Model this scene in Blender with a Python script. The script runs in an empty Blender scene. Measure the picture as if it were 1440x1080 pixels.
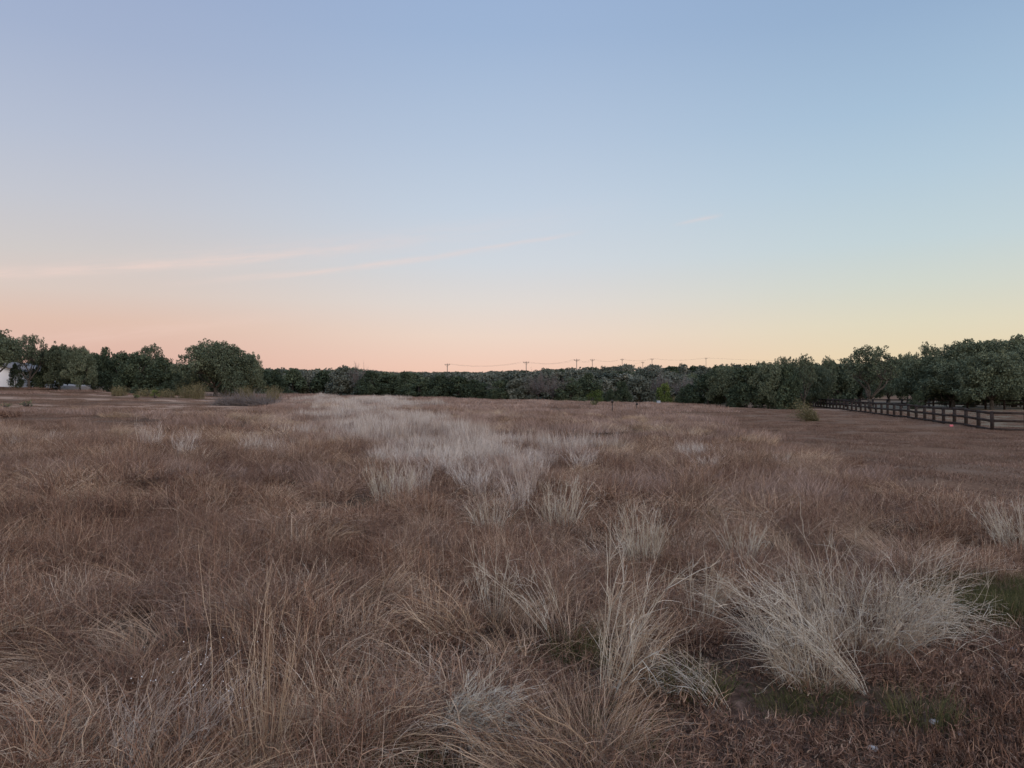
import bpy, math, random
import numpy as np
R = math.radians
rng = np.random.default_rng(7)
random.seed(7)
scene = bpy.context.scene
COL = scene.collection
F, CX, HR, EYE = 1050.0, 720.0, 556.0, 1.7      # focal length, centre and horizon row of the photograph in its own pixels

# ---------------------------------------------------------------- terrain
def ss(a, b, v):
    t = np.clip((np.asarray(v, float) - a) / (b - a), 0, 1)
    return t * t * (3 - 2 * t)
_perm = np.random.default_rng(3).random((256, 256))
def vnoise(x, y, s=1.0, seed=0):
    x = np.asarray(x, float) / s + 31.7 * seed + 1000; y = np.asarray(y, float) / s + 17.3 * seed + 1000
    xi = np.floor(x).astype(int); yi = np.floor(y).astype(int)
    fx = x - xi; fy = y - yi; fx = fx * fx * (3 - 2 * fx); fy = fy * fy * (3 - 2 * fy)
    g = lambda a, b: _perm[a % 256, b % 256]
    return (g(xi, yi) * (1 - fx) + g(xi + 1, yi) * fx) * (1 - fy) + (g(xi, yi + 1) * (1 - fx) + g(xi + 1, yi + 1) * fx) * fy
def fnoise(x, y, s=1.0, seed=0):
    return (vnoise(x, y, s, seed) + .5 * vnoise(x, y, s / 2.1, seed + 5) + .25 * vnoise(x, y, s / 4.3, seed + 9)) / 1.75
def zt(x, y):
    x = np.asarray(x, float); y = np.asarray(y, float)
    z = .9 * ss(20, 110, y)
    z = z - np.where(x < 0, .022 * np.maximum(x, -160), .027 * np.minimum(x, 40)) * ss(2, 14, y)
    z = z + .022 * np.clip(-x - 40, 0, 60) * ss(60, 105, y)
    hill = 8.2 * ss(110, 400, y) ** 1.1 * (.86 + .25 * fnoise(x, y, 90, 4)) + 3.0 * ss(380, 900, y)
    z = z + hill * (.25 + .75 * ss(-75, -35, x)) 
    z = z + (fnoise(x, y, 6, 2) - .5) * .25 * ss(6, 25, y) * (1 - ss(90, 200, y)) + (vnoise(x, y, 1.1, 6) - .5) * .09 * (1 - ss(25, 40, y))
    return z
def xat(px, y): return (px - CX) / F * y
def zrow(row, y): return EYE + (HR - row) / F * y

# ---------------------------------------------------------------- helpers
def setp(o, label=None, cat=None, group=None, kind=None):
    if label: o['label'] = label
    if cat: o['category'] = cat
    if group: o['group'] = group
    if kind: o['kind'] = kind
    return o
def mesh_np(name, V, faces3=None, faces4=None, attrs=None, mat=None):
    me = bpy.data.meshes.new(name)
    V = np.asarray(V, np.float32)
    f3 = np.zeros((0, 3), np.int32) if faces3 is None else np.asarray(faces3, np.int32)
    f4 = np.zeros((0, 4), np.int32) if faces4 is None else np.asarray(faces4, np.int32)
    me.vertices.add(len(V)); me.vertices.foreach_set('co', V.ravel())
    loops = np.concatenate([f3.ravel(), f4.ravel()]).astype(np.int32)
    me.loops.add(len(loops)); me.loops.foreach_set('vertex_index', loops)
    n = len(f3) + len(f4)
    me.polygons.add(n)
    st = np.concatenate([np.arange(len(f3)) * 3, len(f3) * 3 + np.arange(len(f4)) * 4]).astype(np.int32)
    me.polygons.foreach_set('loop_start', st)
    me.update(calc_edges=True)
    if attrs:
        for k, a in attrs.items():
            at = me.attributes.new(k, 'FLOAT', 'POINT'); at.data.foreach_set('value', np.asarray(a, np.float32).ravel())
    if mat: me.materials.append(mat)
    me.validate()
    return me
def link(name, me, parent=None, col=None):
    o = bpy.data.objects.new(name, me); (col or COL).objects.link(o)
    if parent: o.parent = parent
    return o
def empty(name, loc=(0, 0, 0), rz=0):
    o = bpy.data.objects.new(name, None); COL.objects.link(o); o.location = loc; o.rotation_euler = (0, 0, rz)
    o.empty_display_size = .3
    return o
class MB:
    def __init__(s): s.v = []; s.f3 = []; s.f4 = []; s.a = []; s.n = 0
    def add(s, V, f3=None, f4=None, a=None):
        V = np.asarray(V, float)
        s.v.append(V)
        if f3 is not None and len(f3): s.f3.append(np.asarray(f3) + s.n)
        if f4 is not None and len(f4): s.f4.append(np.asarray(f4) + s.n)
        s.a.append(np.zeros(len(V)) + (.5 if a is None else a)); s.n += len(V)
        return s
    def box(s, c, d, rz=0, a=.5, taper=1.0, chamfer=0.0):
        x, y, z = np.array(d) / 2
        k = min(chamfer, x * .8, y * .8)
        def ring(zz, t, q=0):
            X = x * t - q; Y = y * t - q
            if k: return [(-X + k, -Y, zz), (X - k, -Y, zz), (X, -Y + k, zz), (X, Y - k, zz), (X - k, Y, zz), (-X + k, Y, zz), (-X, Y - k, zz), (-X, -Y + k, zz)]
            return [(-X, -Y, zz), (X, -Y, zz), (X, Y, zz), (-X, Y, zz)]
        V = np.array(ring(-z, 1) + ring(z, taper)); m = len(V) // 2
        ca, sa = math.cos(rz), math.sin(rz)
        W = np.stack([V[:, 0] * ca - V[:, 1] * sa, V[:, 0] * sa + V[:, 1] * ca, V[:, 2]], 1) + np.array(c)
        f4 = [(i, (i + 1) % m, m + (i + 1) % m, m + i) for i in range(m)]
        if m == 4: return s.add(W, None, f4 + [(3, 2, 1, 0), (4, 5, 6, 7)], a)
        f3 = [(0, i + 1, i) for i in range(1, m - 1)] + [(m, m + i, m + i + 1) for i in range(1, m - 1)]
        return s.add(W, f3, f4, a)
    def tube(s, pts, rad, sides=6, a=.5):
        P = np.asarray(pts, float); n = len(P); T = np.gradient(P, axis=0); T /= np.linalg.norm(T, axis=1)[:, None] + 1e-9
        up = np.array([.13, .29, .95]); A = np.cross(T, up); A /= np.linalg.norm(A, axis=1)[:, None] + 1e-9; B = np.cross(T, A)
        th = np.linspace(0, 2 * math.pi, sides, endpoint=False)
        V = (P[:, None] + np.asarray(rad)[:, None, None] * (A[:, None] * np.cos(th)[None, :, None] + B[:, None] * np.sin(th)[None, :, None])).reshape(-1, 3)
        f4 = [(i * sides + j, i * sides + (j + 1) % sides, (i + 1) * sides + (j + 1) % sides, (i + 1) * sides + j) for i in range(n - 1) for j in range(sides)]
        f3 = [((n - 1) * sides, (n - 1) * sides + j, (n - 1) * sides + j + 1) for j in range(1, sides - 1)] + [(0, j + 1, j) for j in range(1, sides - 1)]
        return s.add(V, f3, f4, a)
    def beam(s, p, q, w, h, a=.5):                       # a rectangular board from p to q
        p = np.array(p, float); q = np.array(q, float); t = q - p; t /= np.linalg.norm(t)
        sd = np.cross(t, (0, 0, 1)); sd /= np.linalg.norm(sd) + 1e-9; up = np.cross(sd, t)
        V = [e + sd * i * w / 2 + up * j * h / 2 for e in (p, q) for i, j in ((-1, -1), (1, -1), (1, 1), (-1, 1))]
        return s.add(V, None, [(0, 1, 2, 3), (7, 6, 5, 4), (0, 4, 5, 1), (1, 5, 6, 2), (2, 6, 7, 3), (3, 7, 4, 0)], a)
    def mesh(s, name, mat):
        return mesh_np(name, np.concatenate(s.v), np.concatenate(s.f3) if s.f3 else None, np.concatenate(s.f4) if s.f4 else None, {'tint': np.concatenate(s.a)}, mat)

# blades: vectorised curved strips
def curves(base, az, th0, bend, L, seg=4, wig=.0, azdrift=0.0):
    n = len(base); P = np.zeros((n, seg + 1, 3)); P[:, 0] = base
    a = np.array(az, float); D = np.zeros((n, seg, 3))
    for k in range(seg):
        t = (k + .5) / seg
        th = th0 + bend * t ** 1.3 + rng.normal(0, 1, n) * wig
        a = a + rng.normal(0, 1, n) * (wig + azdrift)
        d = np.stack([np.sin(th) * np.cos(a), np.sin(th) * np.sin(a), np.cos(th)], 1)
        D[:, k] = d; P[:, k + 1] = P[:, k] + d * (L / seg)[:, None]
    P[:, 1:, 2] = np.maximum(P[:, 1:, 2], .01 + .02 * rng.random((n, seg)))
    return P, D
def ribbons(mb, P, w, tint, tube=False, tip=.15):
    n, s1, _ = P.shape
    T = np.gradient(P, axis=1); T /= np.linalg.norm(T, axis=2)[:, :, None] + 1e-9
    ref = rng.normal(size=(n, 3)); ref /= np.linalg.norm(ref, axis=1)[:, None]
    A = np.cross(T, ref[:, None, :]); A /= np.linalg.norm(A, axis=2)[:, :, None] + 1e-9
    prof = np.linspace(1, tip, s1)[None, :, None] * (np.asarray(w).reshape(-1, 1, 1) / 2)
    if tube:
        B = np.cross(T, A); c, q = -.5, math.sqrt(3) / 2
        rings = np.stack([P + A * prof, P + (A * c + B * q) * prof, P + (A * c - B * q) * prof], 2); m = 3
    else:
        rings = np.stack([P - A * prof, P + A * prof], 2); m = 2
    V = rings.reshape(-1, 3); idx = np.arange(n * s1 * m).reshape(n, s1, m); f = []
    for j in range(m if tube else 1):
        k = (j + 1) % m
        f.append(np.stack([idx[:, :-1, j], idx[:, :-1, k], idx[:, 1:, k], idx[:, 1:, j]], -1).reshape(-1, 4))
    mb.add(V, None, np.concatenate(f), np.repeat(np.asarray(tint), s1 * m))

# ---------------------------------------------------------------- materials
def nodes(m): m.use_nodes = True; nt = m.node_tree; nt.nodes.clear(); return nt
def ramp(nt, stops, src, interp='LINEAR'):
    r = nt.nodes.new('ShaderNodeValToRGB'); r.color_ramp.interpolation = interp
    e = r.color_ramp.elements
    while len(e) < len(stops): e.new(.5)
    for i, (p, c) in enumerate(stops): e[i].position = p; e[i].color = (*c, 1)
    nt.links.new(src, r.inputs[0]); return r.outputs[0]
def mathn(nt, op, a, b=None, c=None, clamp=False):
    n = nt.nodes.new('ShaderNodeMath'); n.operation = op; n.use_clamp = clamp
    for i, v in enumerate((a, b, c)):
        if v is None: continue
        if isinstance(v, (int, float)): n.inputs[i].default_value = v
        else: nt.links.new(v, n.inputs[i])
    return n.outputs[0]
def mixc(nt, fac, a, b, mode='MIX'):
    n = nt.nodes.new('ShaderNodeMix'); n.data_type = 'RGBA'; n.blend_type = mode
    for s, v in ((n.inputs[0], fac), (n.inputs[6], a), (n.inputs[7], b)):
        if isinstance(v, (int, float)): s.default_value = v
        elif isinstance(v, tuple): s.default_value = (*v, 1)
        else: nt.links.new(v, s)
    return n.outputs[2]
def noise(nt, vec, scale, detail=3, rough=.55):
    n = nt.nodes.new('ShaderNodeTexNoise'); n.inputs['Scale'].default_value = scale; n.inputs['Detail'].default_value = detail
    n.inputs['Roughness'].default_value = rough
    if vec is not None: nt.links.new(vec, n.inputs['Vector'])
    return n.outputs['Fac']
def finish(nt, col, rough=.85, bump=None, bstr=.3, bdist=.02, transl=0.0, spec=.15):
    b = nt.nodes.new('ShaderNodeBsdfPrincipled'); b.inputs['Roughness'].default_value = rough
    b.inputs['Specular IOR Level'].default_value = spec
    nt.links.new(col, b.inputs['Base Color'])
    if bump is not None:
        k = nt.nodes.new('ShaderNodeBump'); k.inputs['Strength'].default_value = bstr; k.inputs['Distance'].default_value = bdist
        nt.links.new(bump, k.inputs['Height']); nt.links.new(k.outputs[0], b.inputs['Normal'])
    o = nt.nodes.new('ShaderNodeOutputMaterial')
    if transl:
        t = nt.nodes.new('ShaderNodeBsdfTranslucent'); nt.links.new(col, t.inputs[0])
        mx = nt.nodes.new('ShaderNodeMixShader'); mx.inputs[0].default_value = transl
        nt.links.new(b.outputs[0], mx.inputs[1]); nt.links.new(t.outputs[0], mx.inputs[2]); nt.links.new(mx.outputs[0], o.inputs[0])
    else: nt.links.new(b.outputs[0], o.inputs[0])
def plant_mat(name, stops, patch=None, pscale=.5, rough=.85, transl=.15, objvar=.25):
    """stops over the per-blade tint attribute; patch = colour some world-space patches lean to"""
    m = bpy.data.materials.new(name); nt = nodes(m)
    at = nt.nodes.new('ShaderNodeAttribute'); at.attribute_name = 'tint'
    oi = nt.nodes.new('ShaderNodeObjectInfo'); g = nt.nodes.new('ShaderNodeNewGeometry')
    t = mathn(nt, 'ADD', at.outputs['Fac'], mathn(nt, 'MULTIPLY', mathn(nt, 'SUBTRACT', oi.outputs['Random'], .5), objvar), clamp=True)
    c = ramp(nt, stops, t)
    if patch:
        f = noise(nt, g.outputs['Position'], pscale, 2)
        f = ramp(nt, [(.42, (0, 0, 0)), (.62, (1, 1, 1))], f)
        c = mixc(nt, mathn(nt, 'MULTIPLY', f, .38), c, patch)
    finish(nt, c, rough, transl=transl, spec=.05)
    return m
def plain_mat(name, c0, c1, scale=3, rough=.8, bstr=.3, stretch=(1, 1, 1)):
    m = bpy.data.materials.new(name); nt = nodes(m)
    tc = nt.nodes.new('ShaderNodeTexCoord'); mp = nt.nodes.new('ShaderNodeMapping'); mp.inputs['Scale'].default_value = stretch
    nt.links.new(tc.outputs['Object'], mp.inputs[0])
    f = noise(nt, mp.outputs[0], scale, 5); c = ramp(nt, [(.3, c0), (.7, c1)], f)
    finish(nt, c, rough, f, bstr, .01)
    return m
M = {}
M['rust'] = plant_mat('rust_dry_stems', [(0, (0.035, 0.020, 0.014)), (.3, (0.134, 0.071, 0.047)), (.62, (0.270, 0.153, 0.101)), (.86, (0.422, 0.285, 0.192)), (1, (0.577, 0.450, 0.331))], (0.211, 0.137, 0.108), .45)
M['tan'] = plant_mat('tan_dry_blades', [(0, (0.117, 0.067, 0.040)), (.35, (0.350, 0.229, 0.143)), (.75, (0.594, 0.446, 0.305)), (1, (0.721, 0.593, 0.445))], (0.360, 0.247, 0.180), .6)
M['silver'] = plant_mat('silver_dry_stems', [(0, (0.116, 0.086, 0.070)), (.3, (0.320, 0.254, 0.209)), (.7, (0.582, 0.509, 0.442)), (1, (0.698, 0.643, 0.577))], (0.407, 0.298, 0.233), .9)
M['shrub_silver'] = plant_mat('bleached_stems', [(0, (0.084, 0.058, 0.038)), (.25, (0.276, 0.208, 0.146)), (.6, (0.502, 0.428, 0.335)), (1, (0.635, 0.576, 0.475))])
M['straw'] = plant_mat('straw_stems', [(0, (.19, .12, .075)), (.5, (.40, .28, .19)), (1, (.55, .44, .33))])
M['pink'] = plant_mat('pinkish_grass', [(0, (0.120, 0.075, 0.056)), (.4, (0.266, 0.180, 0.139)), (.8, (0.394, 0.282, 0.222)), (1, (0.514, 0.396, 0.322))], (0.221, 0.137, 0.100), .12)
M['green'] = plant_mat('green_blades', [(0, (0.033, 0.036, 0.018)), (.5, (0.076, 0.080, 0.032)), (1, (0.190, 0.152, 0.072))])
M['turf'] = plant_mat('mown_stubble', [(0, (0.067, 0.039, 0.029)), (.4, (0.160, 0.097, 0.070)), (.8, (0.272, 0.175, 0.131)), (1, (0.407, 0.304, 0.235))], (0.150, 0.111, 0.079), .8)
M['seed'] = plain_mat('white_seed_fluff', (.6, .58, .55), (.75, .73, .70), 40)
M['oak'] = plant_mat('oak_leaves', [(0, (0.045, 0.058, 0.038)), (.4, (0.091, 0.109, 0.069)), (.8, (0.159, 0.180, 0.113)), (1, (0.225, 0.241, 0.159))], transl=.12, objvar=.2)  # leaf colour lightened in place of the thin dusk haze
M['juniper'] = plant_mat('juniper_needles', [(0, (0.028, 0.039, 0.025)), (.5, (0.058, 0.077, 0.048)), (1, (0.114, 0.133, 0.077))], transl=.06, objvar=.3)
M['far'] = plant_mat('far_tree_leaves', [(0, (0.062, 0.075, 0.058)), (.5, (0.123, 0.134, 0.105)), (1, (0.205, 0.208, 0.166))], transl=.1, objvar=.7)  # lighter and greyer: haze over the far wood is put into this colour
M['grey'] = plant_mat('bare_grey_twigs', [(0, (0.077, 0.063, 0.058)), (.5, (0.154, 0.131, 0.120)), (1, (0.242, 0.210, 0.190))], objvar=.4)
M['bush'] = plant_mat('bright_bush_leaves', [(0, (0.030, 0.048, 0.014)), (.5, (0.083, 0.112, 0.031)), (1, (0.180, 0.210, 0.070))], transl=.12)
M['weed'] = plant_mat('yellow_green_weeds', [(0, (0.085, 0.070, 0.036)), (.5, (0.170, 0.148, 0.076)), (1, (0.272, 0.226, 0.136))])
M['olive'] = plant_mat('olive_twigs', [(0, (0.048, 0.054, 0.033)), (.5, (0.108, 0.120, 0.066)), (1, (0.204, 0.204, 0.110))])
M['bark'] = plain_mat('grey_bark', (.035, .03, .026), (.11, .095, .08), 6, .9, .6, (1, 1, .3))
M['fence'] = plain_mat('dark_fence_wood', (0.016, 0.012, 0.010), (0.046, 0.031, 0.025), 4, .75, .4, (1.013, 0.910, 0.875))
M['pole'] = plain_mat('weathered_pole_wood', (0.120, 0.096, 0.078), (0.204, 0.168, 0.138), 3, .85, .3, (1.200, 1.200, 0.240))
M['wire'] = plain_mat('cable', (.05, .05, .05), (.08, .08, .08), 3)
M['wall'] = plain_mat('white_house_wall', (.74, .74, .74), (.80, .80, .80), 1.5, .8, .1)
M['roof'] = plain_mat('grey_shingle_roof', (.13, .12, .12), (.22, .21, .2), 5, .85, .4)
M['blueroof'] = plain_mat('blue_metal_roof', (.12, .16, .22), (.17, .21, .27), 2, .5, .05)
M['glass'] = plain_mat('window_glass', (.03, .035, .045), (.05, .055, .07), 1, .15, 0)
M['stone'] = plain_mat('limestone', (.30, .27, .24), (.52, .48, .44), 14, .9, .6)
M['track'] = plain_mat('pale_gravel', (0.357, 0.303, 0.250), (0.476, 0.410, 0.343), 2.5, .9, .3)
M['red'] = plain_mat('pink_plastic', (.50, .10, .12), (.60, .17, .18), 3, .5, 0)
M['box'] = plain_mat('faded_white_plastic', (0.210, 0.231, 0.252), (0.280, 0.301, 0.322), 3, .7, 0)
M['metal'] = plain_mat('dark_metal', (.025, .022, .02), (.05, .042, .04), 8, .6, .1)

# ground: soil and matted thatch, with the field's own colour zones
def ground_mat():
    m = bpy.data.materials.new('ground_soil_and_thatch'); nt = nodes(m)
    g = nt.nodes.new('ShaderNodeNewGeometry'); P = g.outputs['Position']
    a = nt.nodes.new('ShaderNodeAttribute'); a.attribute_name = 'zone'
    fine = noise(nt, P, 9, 8, .7); mid = noise(nt, P, .7, 4, .6)
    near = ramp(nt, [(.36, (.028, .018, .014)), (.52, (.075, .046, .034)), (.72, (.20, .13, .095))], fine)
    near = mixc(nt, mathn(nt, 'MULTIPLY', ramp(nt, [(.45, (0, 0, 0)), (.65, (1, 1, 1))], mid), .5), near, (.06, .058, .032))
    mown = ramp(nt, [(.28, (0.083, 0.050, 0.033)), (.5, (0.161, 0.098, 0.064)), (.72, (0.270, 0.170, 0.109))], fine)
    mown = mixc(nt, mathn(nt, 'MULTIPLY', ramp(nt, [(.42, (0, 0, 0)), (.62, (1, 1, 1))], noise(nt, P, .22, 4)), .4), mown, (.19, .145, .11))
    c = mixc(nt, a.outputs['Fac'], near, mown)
    a2 = nt.nodes.new('ShaderNodeAttribute'); a2.attribute_name = 'wood'
    c = mixc(nt, a2.outputs['Fac'], c, (.045, .050, .035))
    a3 = nt.nodes.new('ShaderNodeAttribute'); a3.attribute_name = 'pale'
    c = mixc(nt, a3.outputs['Fac'], c, (.36, .24, .165))
    a4 = nt.nodes.new('ShaderNodeAttribute'); a4.attribute_name = 'paddock'; c = mixc(nt, a4.outputs['Fac'], c, (.185, .160, .11))
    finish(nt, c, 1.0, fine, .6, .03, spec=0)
    return m

# ---------------------------------------------------------------- zones of the field
def band(y):
    c = np.interp(y, [10.5, 12, 14.5, 18, 25, 36, 55, 80, 95], [700, 700, 690, 660, 600, 540, 502, 497, 500])
    h = np.interp(y, [10.5, 12, 14.5, 18, 25, 36, 55, 80, 95], [30, 110, 150, 175, 155, 120, 95, 80, 45])
    return c, h
def zones(x, y):
    n = fnoise(x, y, 3.0, 11) - .5
    n2 = fnoise(x, y, 9.0, 21) - .5
    bx = 7.0 + np.maximum(0, y - 15) * .215
    mown = ss(-.5, .5, (x - bx) + n * 3.0) * ss(10.4, 12.8, y + n * 3.5 + (x - 8) * .15)
    turf = ss(-.25, .25, (4.35 + (x - .8) * .72) - y + n * .9) * (x > .3) * (y < 8)
    px = CX + x / np.maximum(y, .5) * F
    dark = ss(30, 120, 360 - px + n * 160 ) * ss(23, 29, y + n * 8) * (1 - ss(36, 44, y + n2 * 18)) * (px < 300)
    c, h = band(y)
    silver = (1 - ss(.55, 1.15, np.abs(px - c) / h + n * 1.0)) * (y > 10.3) * (y < 100)
    tanb = ss(0, .5, 1 - np.abs(px - 290) / 260 + n * .8) * ss(26, 34, y + n * 8) * (1 - ss(50, 62, y))
    far = ss(48, 70, y)
    low = ss(20, 90, 440 - px + n * 60) * ss(40, 47, y + n2 * 10)
    return dict(mown=mown, turf=turf, dark=dark, silver=silver, tanb=tanb, far=far, low=low, n=n, n2=n2, px=px)

def build_ground():
    def axis(a, b, r0, d0, k):
        v = [0.0]; d = d0
        while v[-1] < b: v.append(v[-1] + d); d = d0 if v[-1] < r0 else d * k
        w = [0.0]; d = d0
        while w[-1] > a: w.append(w[-1] - d); d = d0 if w[-1] > -r0 else d * k
        return np.array(sorted(set(v + w)))
    xs = axis(-3500, 3500, 14, .35, 1.045); ys = axis(-60, 4500, 18, .35, 1.028)
    X, Y = np.meshgrid(xs, ys); Z = zt(X, Y)
    Z = Z - ss(900, 4500, np.hypot(X, Y)) * 10
    z = zones(X, Y)
    V = np.stack([X.ravel(), Y.ravel(), Z.ravel()], 1)
    nx = len(xs); i = np.arange(len(ys) - 1)[:, None] * nx + np.arange(nx - 1)[None, :]; i = i.ravel()
    f = np.stack([i, i + 1, i + nx + 1, i + nx], 1)
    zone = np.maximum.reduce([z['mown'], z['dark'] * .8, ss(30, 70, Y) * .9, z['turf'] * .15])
    low = z['low']; wood = ss(118, 150, Y + (z['n2'] * 30)) * (1 - ss(960, 1150, z['px']) * (1 - ss(190, 230, Y)))
    pale = np.exp(-(((z['px'] - 365) / 50) ** 2 + ((Y - 50) / 5) ** 2)) * .5
    pale = pale + low * np.clip(ss(.42, .6, fnoise(X, Y * 2.2, 14, 61)) * .95, 0, 1)
    pale = pale + .6 * np.exp(-((Y - 100 + .03 * X) / 5) ** 2) * (z['px'] > 440) * (1 - wood)
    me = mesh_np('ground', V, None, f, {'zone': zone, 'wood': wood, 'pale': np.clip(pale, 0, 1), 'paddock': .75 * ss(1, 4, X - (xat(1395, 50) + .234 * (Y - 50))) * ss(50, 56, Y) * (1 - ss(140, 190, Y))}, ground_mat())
    me.polygons.foreach_set('use_smooth', [True] * len(me.polygons))
    setp(link('ground', me), kind='structure')
build_ground()

# ---------------------------------------------------------------- grass prototypes and scatter
def proto_col(name, meshes):
    c = bpy.data.collections.new(name)
    for i, me in enumerate(meshes):
        o = bpy.data.objects.new('%s_tuft' % name, me); c.objects.link(o)
    return c
def scatter(name, col, pts, rot, scl, idx, label, cat):
    me = bpy.data.meshes.new(name); n = len(pts)
    me.vertices.add(n); me.vertices.foreach_set('co', np.asarray(pts, np.float32).ravel())
    for k, t, v in (('rot', 'FLOAT_VECTOR', rot), ('scl', 'FLOAT_VECTOR', scl)):
        a = me.attributes.new(k, t, 'POINT'); a.data.foreach_set('vector', np.asarray(v, np.float32).ravel())
    a = me.attributes.new('pick', 'INT', 'POINT'); a.data.foreach_set('value', np.asarray(idx, np.int32))
    o = link(name, me); setp(o, label, cat, kind='stuff')
    ng = bpy.data.node_groups.new(name + '_scatter', 'GeometryNodeTree')
    ng.interface.new_socket('Geometry', in_out='INPUT', socket_type='NodeSocketGeometry')
    ng.interface.new_socket('Geometry', in_out='OUTPUT', socket_type='NodeSocketGeometry')
    N = ng.nodes.new; L = ng.links.new
    gi = N('NodeGroupInput'); go = N('NodeGroupOutput'); io = N('GeometryNodeInstanceOnPoints'); ci = N('GeometryNodeCollectionInfo')
    ci.inputs['Collection'].default_value = col; ci.inputs['Separate Children'].default_value = True; ci.inputs['Reset Children'].default_value = True
    def na(nm, dt):
        q = N('GeometryNodeInputNamedAttribute'); q.data_type = dt; q.inputs['Name'].default_value = nm; return q.outputs['Attribute']
    e2r = N('FunctionNodeEulerToRotation'); L(na('rot', 'FLOAT_VECTOR'), e2r.inputs[0])
    L(gi.outputs[0], io.inputs['Points']); L(ci.outputs[0], io.inputs['Instance']); io.inputs['Pick Instance'].default_value = True
    L(na('pick', 'INT'), io.inputs['Instance Index']); L(e2r.outputs[0], io.inputs['Rotation']); L(na('scl', 'FLOAT_VECTOR'), io.inputs['Scale'])
    L(io.outputs[0], go.inputs[0])
    md = o.modifiers.new('scatter', 'NODES'); md.node_group = ng
    print('scatter', name, n)
    return o
U = rng.uniform
def disc(n, r):
    a = U(0, 2 * math.pi, n); q = np.sqrt(U(0, 1, n)) * r
    return np.stack([q * np.cos(a), q * np.sin(a), np.zeros(n)], 1)
def thatch(n=1300, r=.55, h=.30, mat='rust', w=.0032, dome=0):       # wiry tangle
    mb = MB(); sd = rng.integers(50); b = disc(n * 2, r); q = vnoise(b[:, 0], b[:, 1], .28, sd) * .6 + vnoise(b[:, 0], b[:, 1], .9, sd + 1) * .4
    b = b[U(0, 1, 2 * n) < .02 + 1.5 * q ** 1.4][:n]; n = len(b); hv = .18 + 1.7 * (vnoise(b[:, 0], b[:, 1], .28, sd) * .5 + vnoise(b[:, 0], b[:, 1], .9, sd + 1) * .5)
    az = U(0, 6.28, n)
    if dome:
        rr = np.hypot(b[:, 0], b[:, 1]) / r; hv = dome * (1.05 - rr ** 2) * U(.8, 1.15, n) + .1; az = np.arctan2(b[:, 1], b[:, 0]) + rng.normal(0, .9, n)
    P, D = curves(b, az, U(0, .9, n), U(-.3, 1.9, n), h * U(.5, 1.35, n) * hv, 5, .33)
    ribbons(mb, P, U(.6, 1.9, n) * w, np.clip(U(0, 1, n) ** 1.5 * .95 + .22 * (hv - 1.0) + (.20 if dome else -.07), 0, 1))  # domes paler, base thatch darker: shade of the hollows put into the tint
    q = n // 9 if mat != 'turf' and h > .2 else 0             # longer pale stems thrown over the tangle
    if q:
        P3, _ = curves(disc(q, r), U(0, 6.28, q), U(.2, 1.1, q), U(.2, 1.6, q), h * U(.8, 1.6, q), 6, .2); ribbons(mb, P3, U(.7, 1.3, q) * w, U(.72, .95, q))
    k = n if w < .005 else n // 3                                 # side curls
    par = rng.integers(0, n, k); s = rng.integers(2, 5, k)
    P2, _ = curves(P[par, s], U(0, 6.28, k), U(.2, 1.7, k), U(-1, 1.2, k), U(.04, .12, k), 3, .5)
    P2[:, :, 2] = np.maximum(P2[:, :, 2], .01)
    ribbons(mb, P2, U(.7, 1.3, k) * w, U(.1, .85, k))
    return mb.mesh('wiry_tangle', M[mat])
def tuft(n=190, r=.07, h=.6, lean=.35, spread=.5, bend=1.3, mat='tan', w=.0036, windaz=0.0, seed_=0):
    mb = MB(); b = disc(n, r)
    az = np.arctan2(b[:, 1], b[:, 0]) + rng.normal(0, .5, n)
    th = np.abs(rng.normal(0, spread, n)) 
    # add a common lean to the wind
    vx = np.sin(th) * np.cos(az) + lean * math.cos(windaz); vy = np.sin(th) * np.sin(az) + lean * math.sin(windaz)
    az = np.arctan2(vy, vx); th = np.arctan(np.hypot(vx, vy))
    L = h * U(.35, 1.25, n)
    P, D = curves(b, az, th, U(.2, 1.1, n) * bend, L, 6, .13)
    ribbons(mb, P, U(.7, 1.4, n) * w, np.clip(rng.normal(.5, .22, n), 0, 1))
    k = n // 2                                                # low dead leaves round the base
    P, D = curves(disc(k, r * 1.6), U(0, 6.28, k), U(.5, 1.3, k), U(.2, 1.2, k), U(.1, .3, k) * h / .6, 4, .25)
    ribbons(mb, P, U(.7, 1.4, k) * w, U(0, .6, k))
    return mb.mesh('arched_tuft', M[mat])
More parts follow.
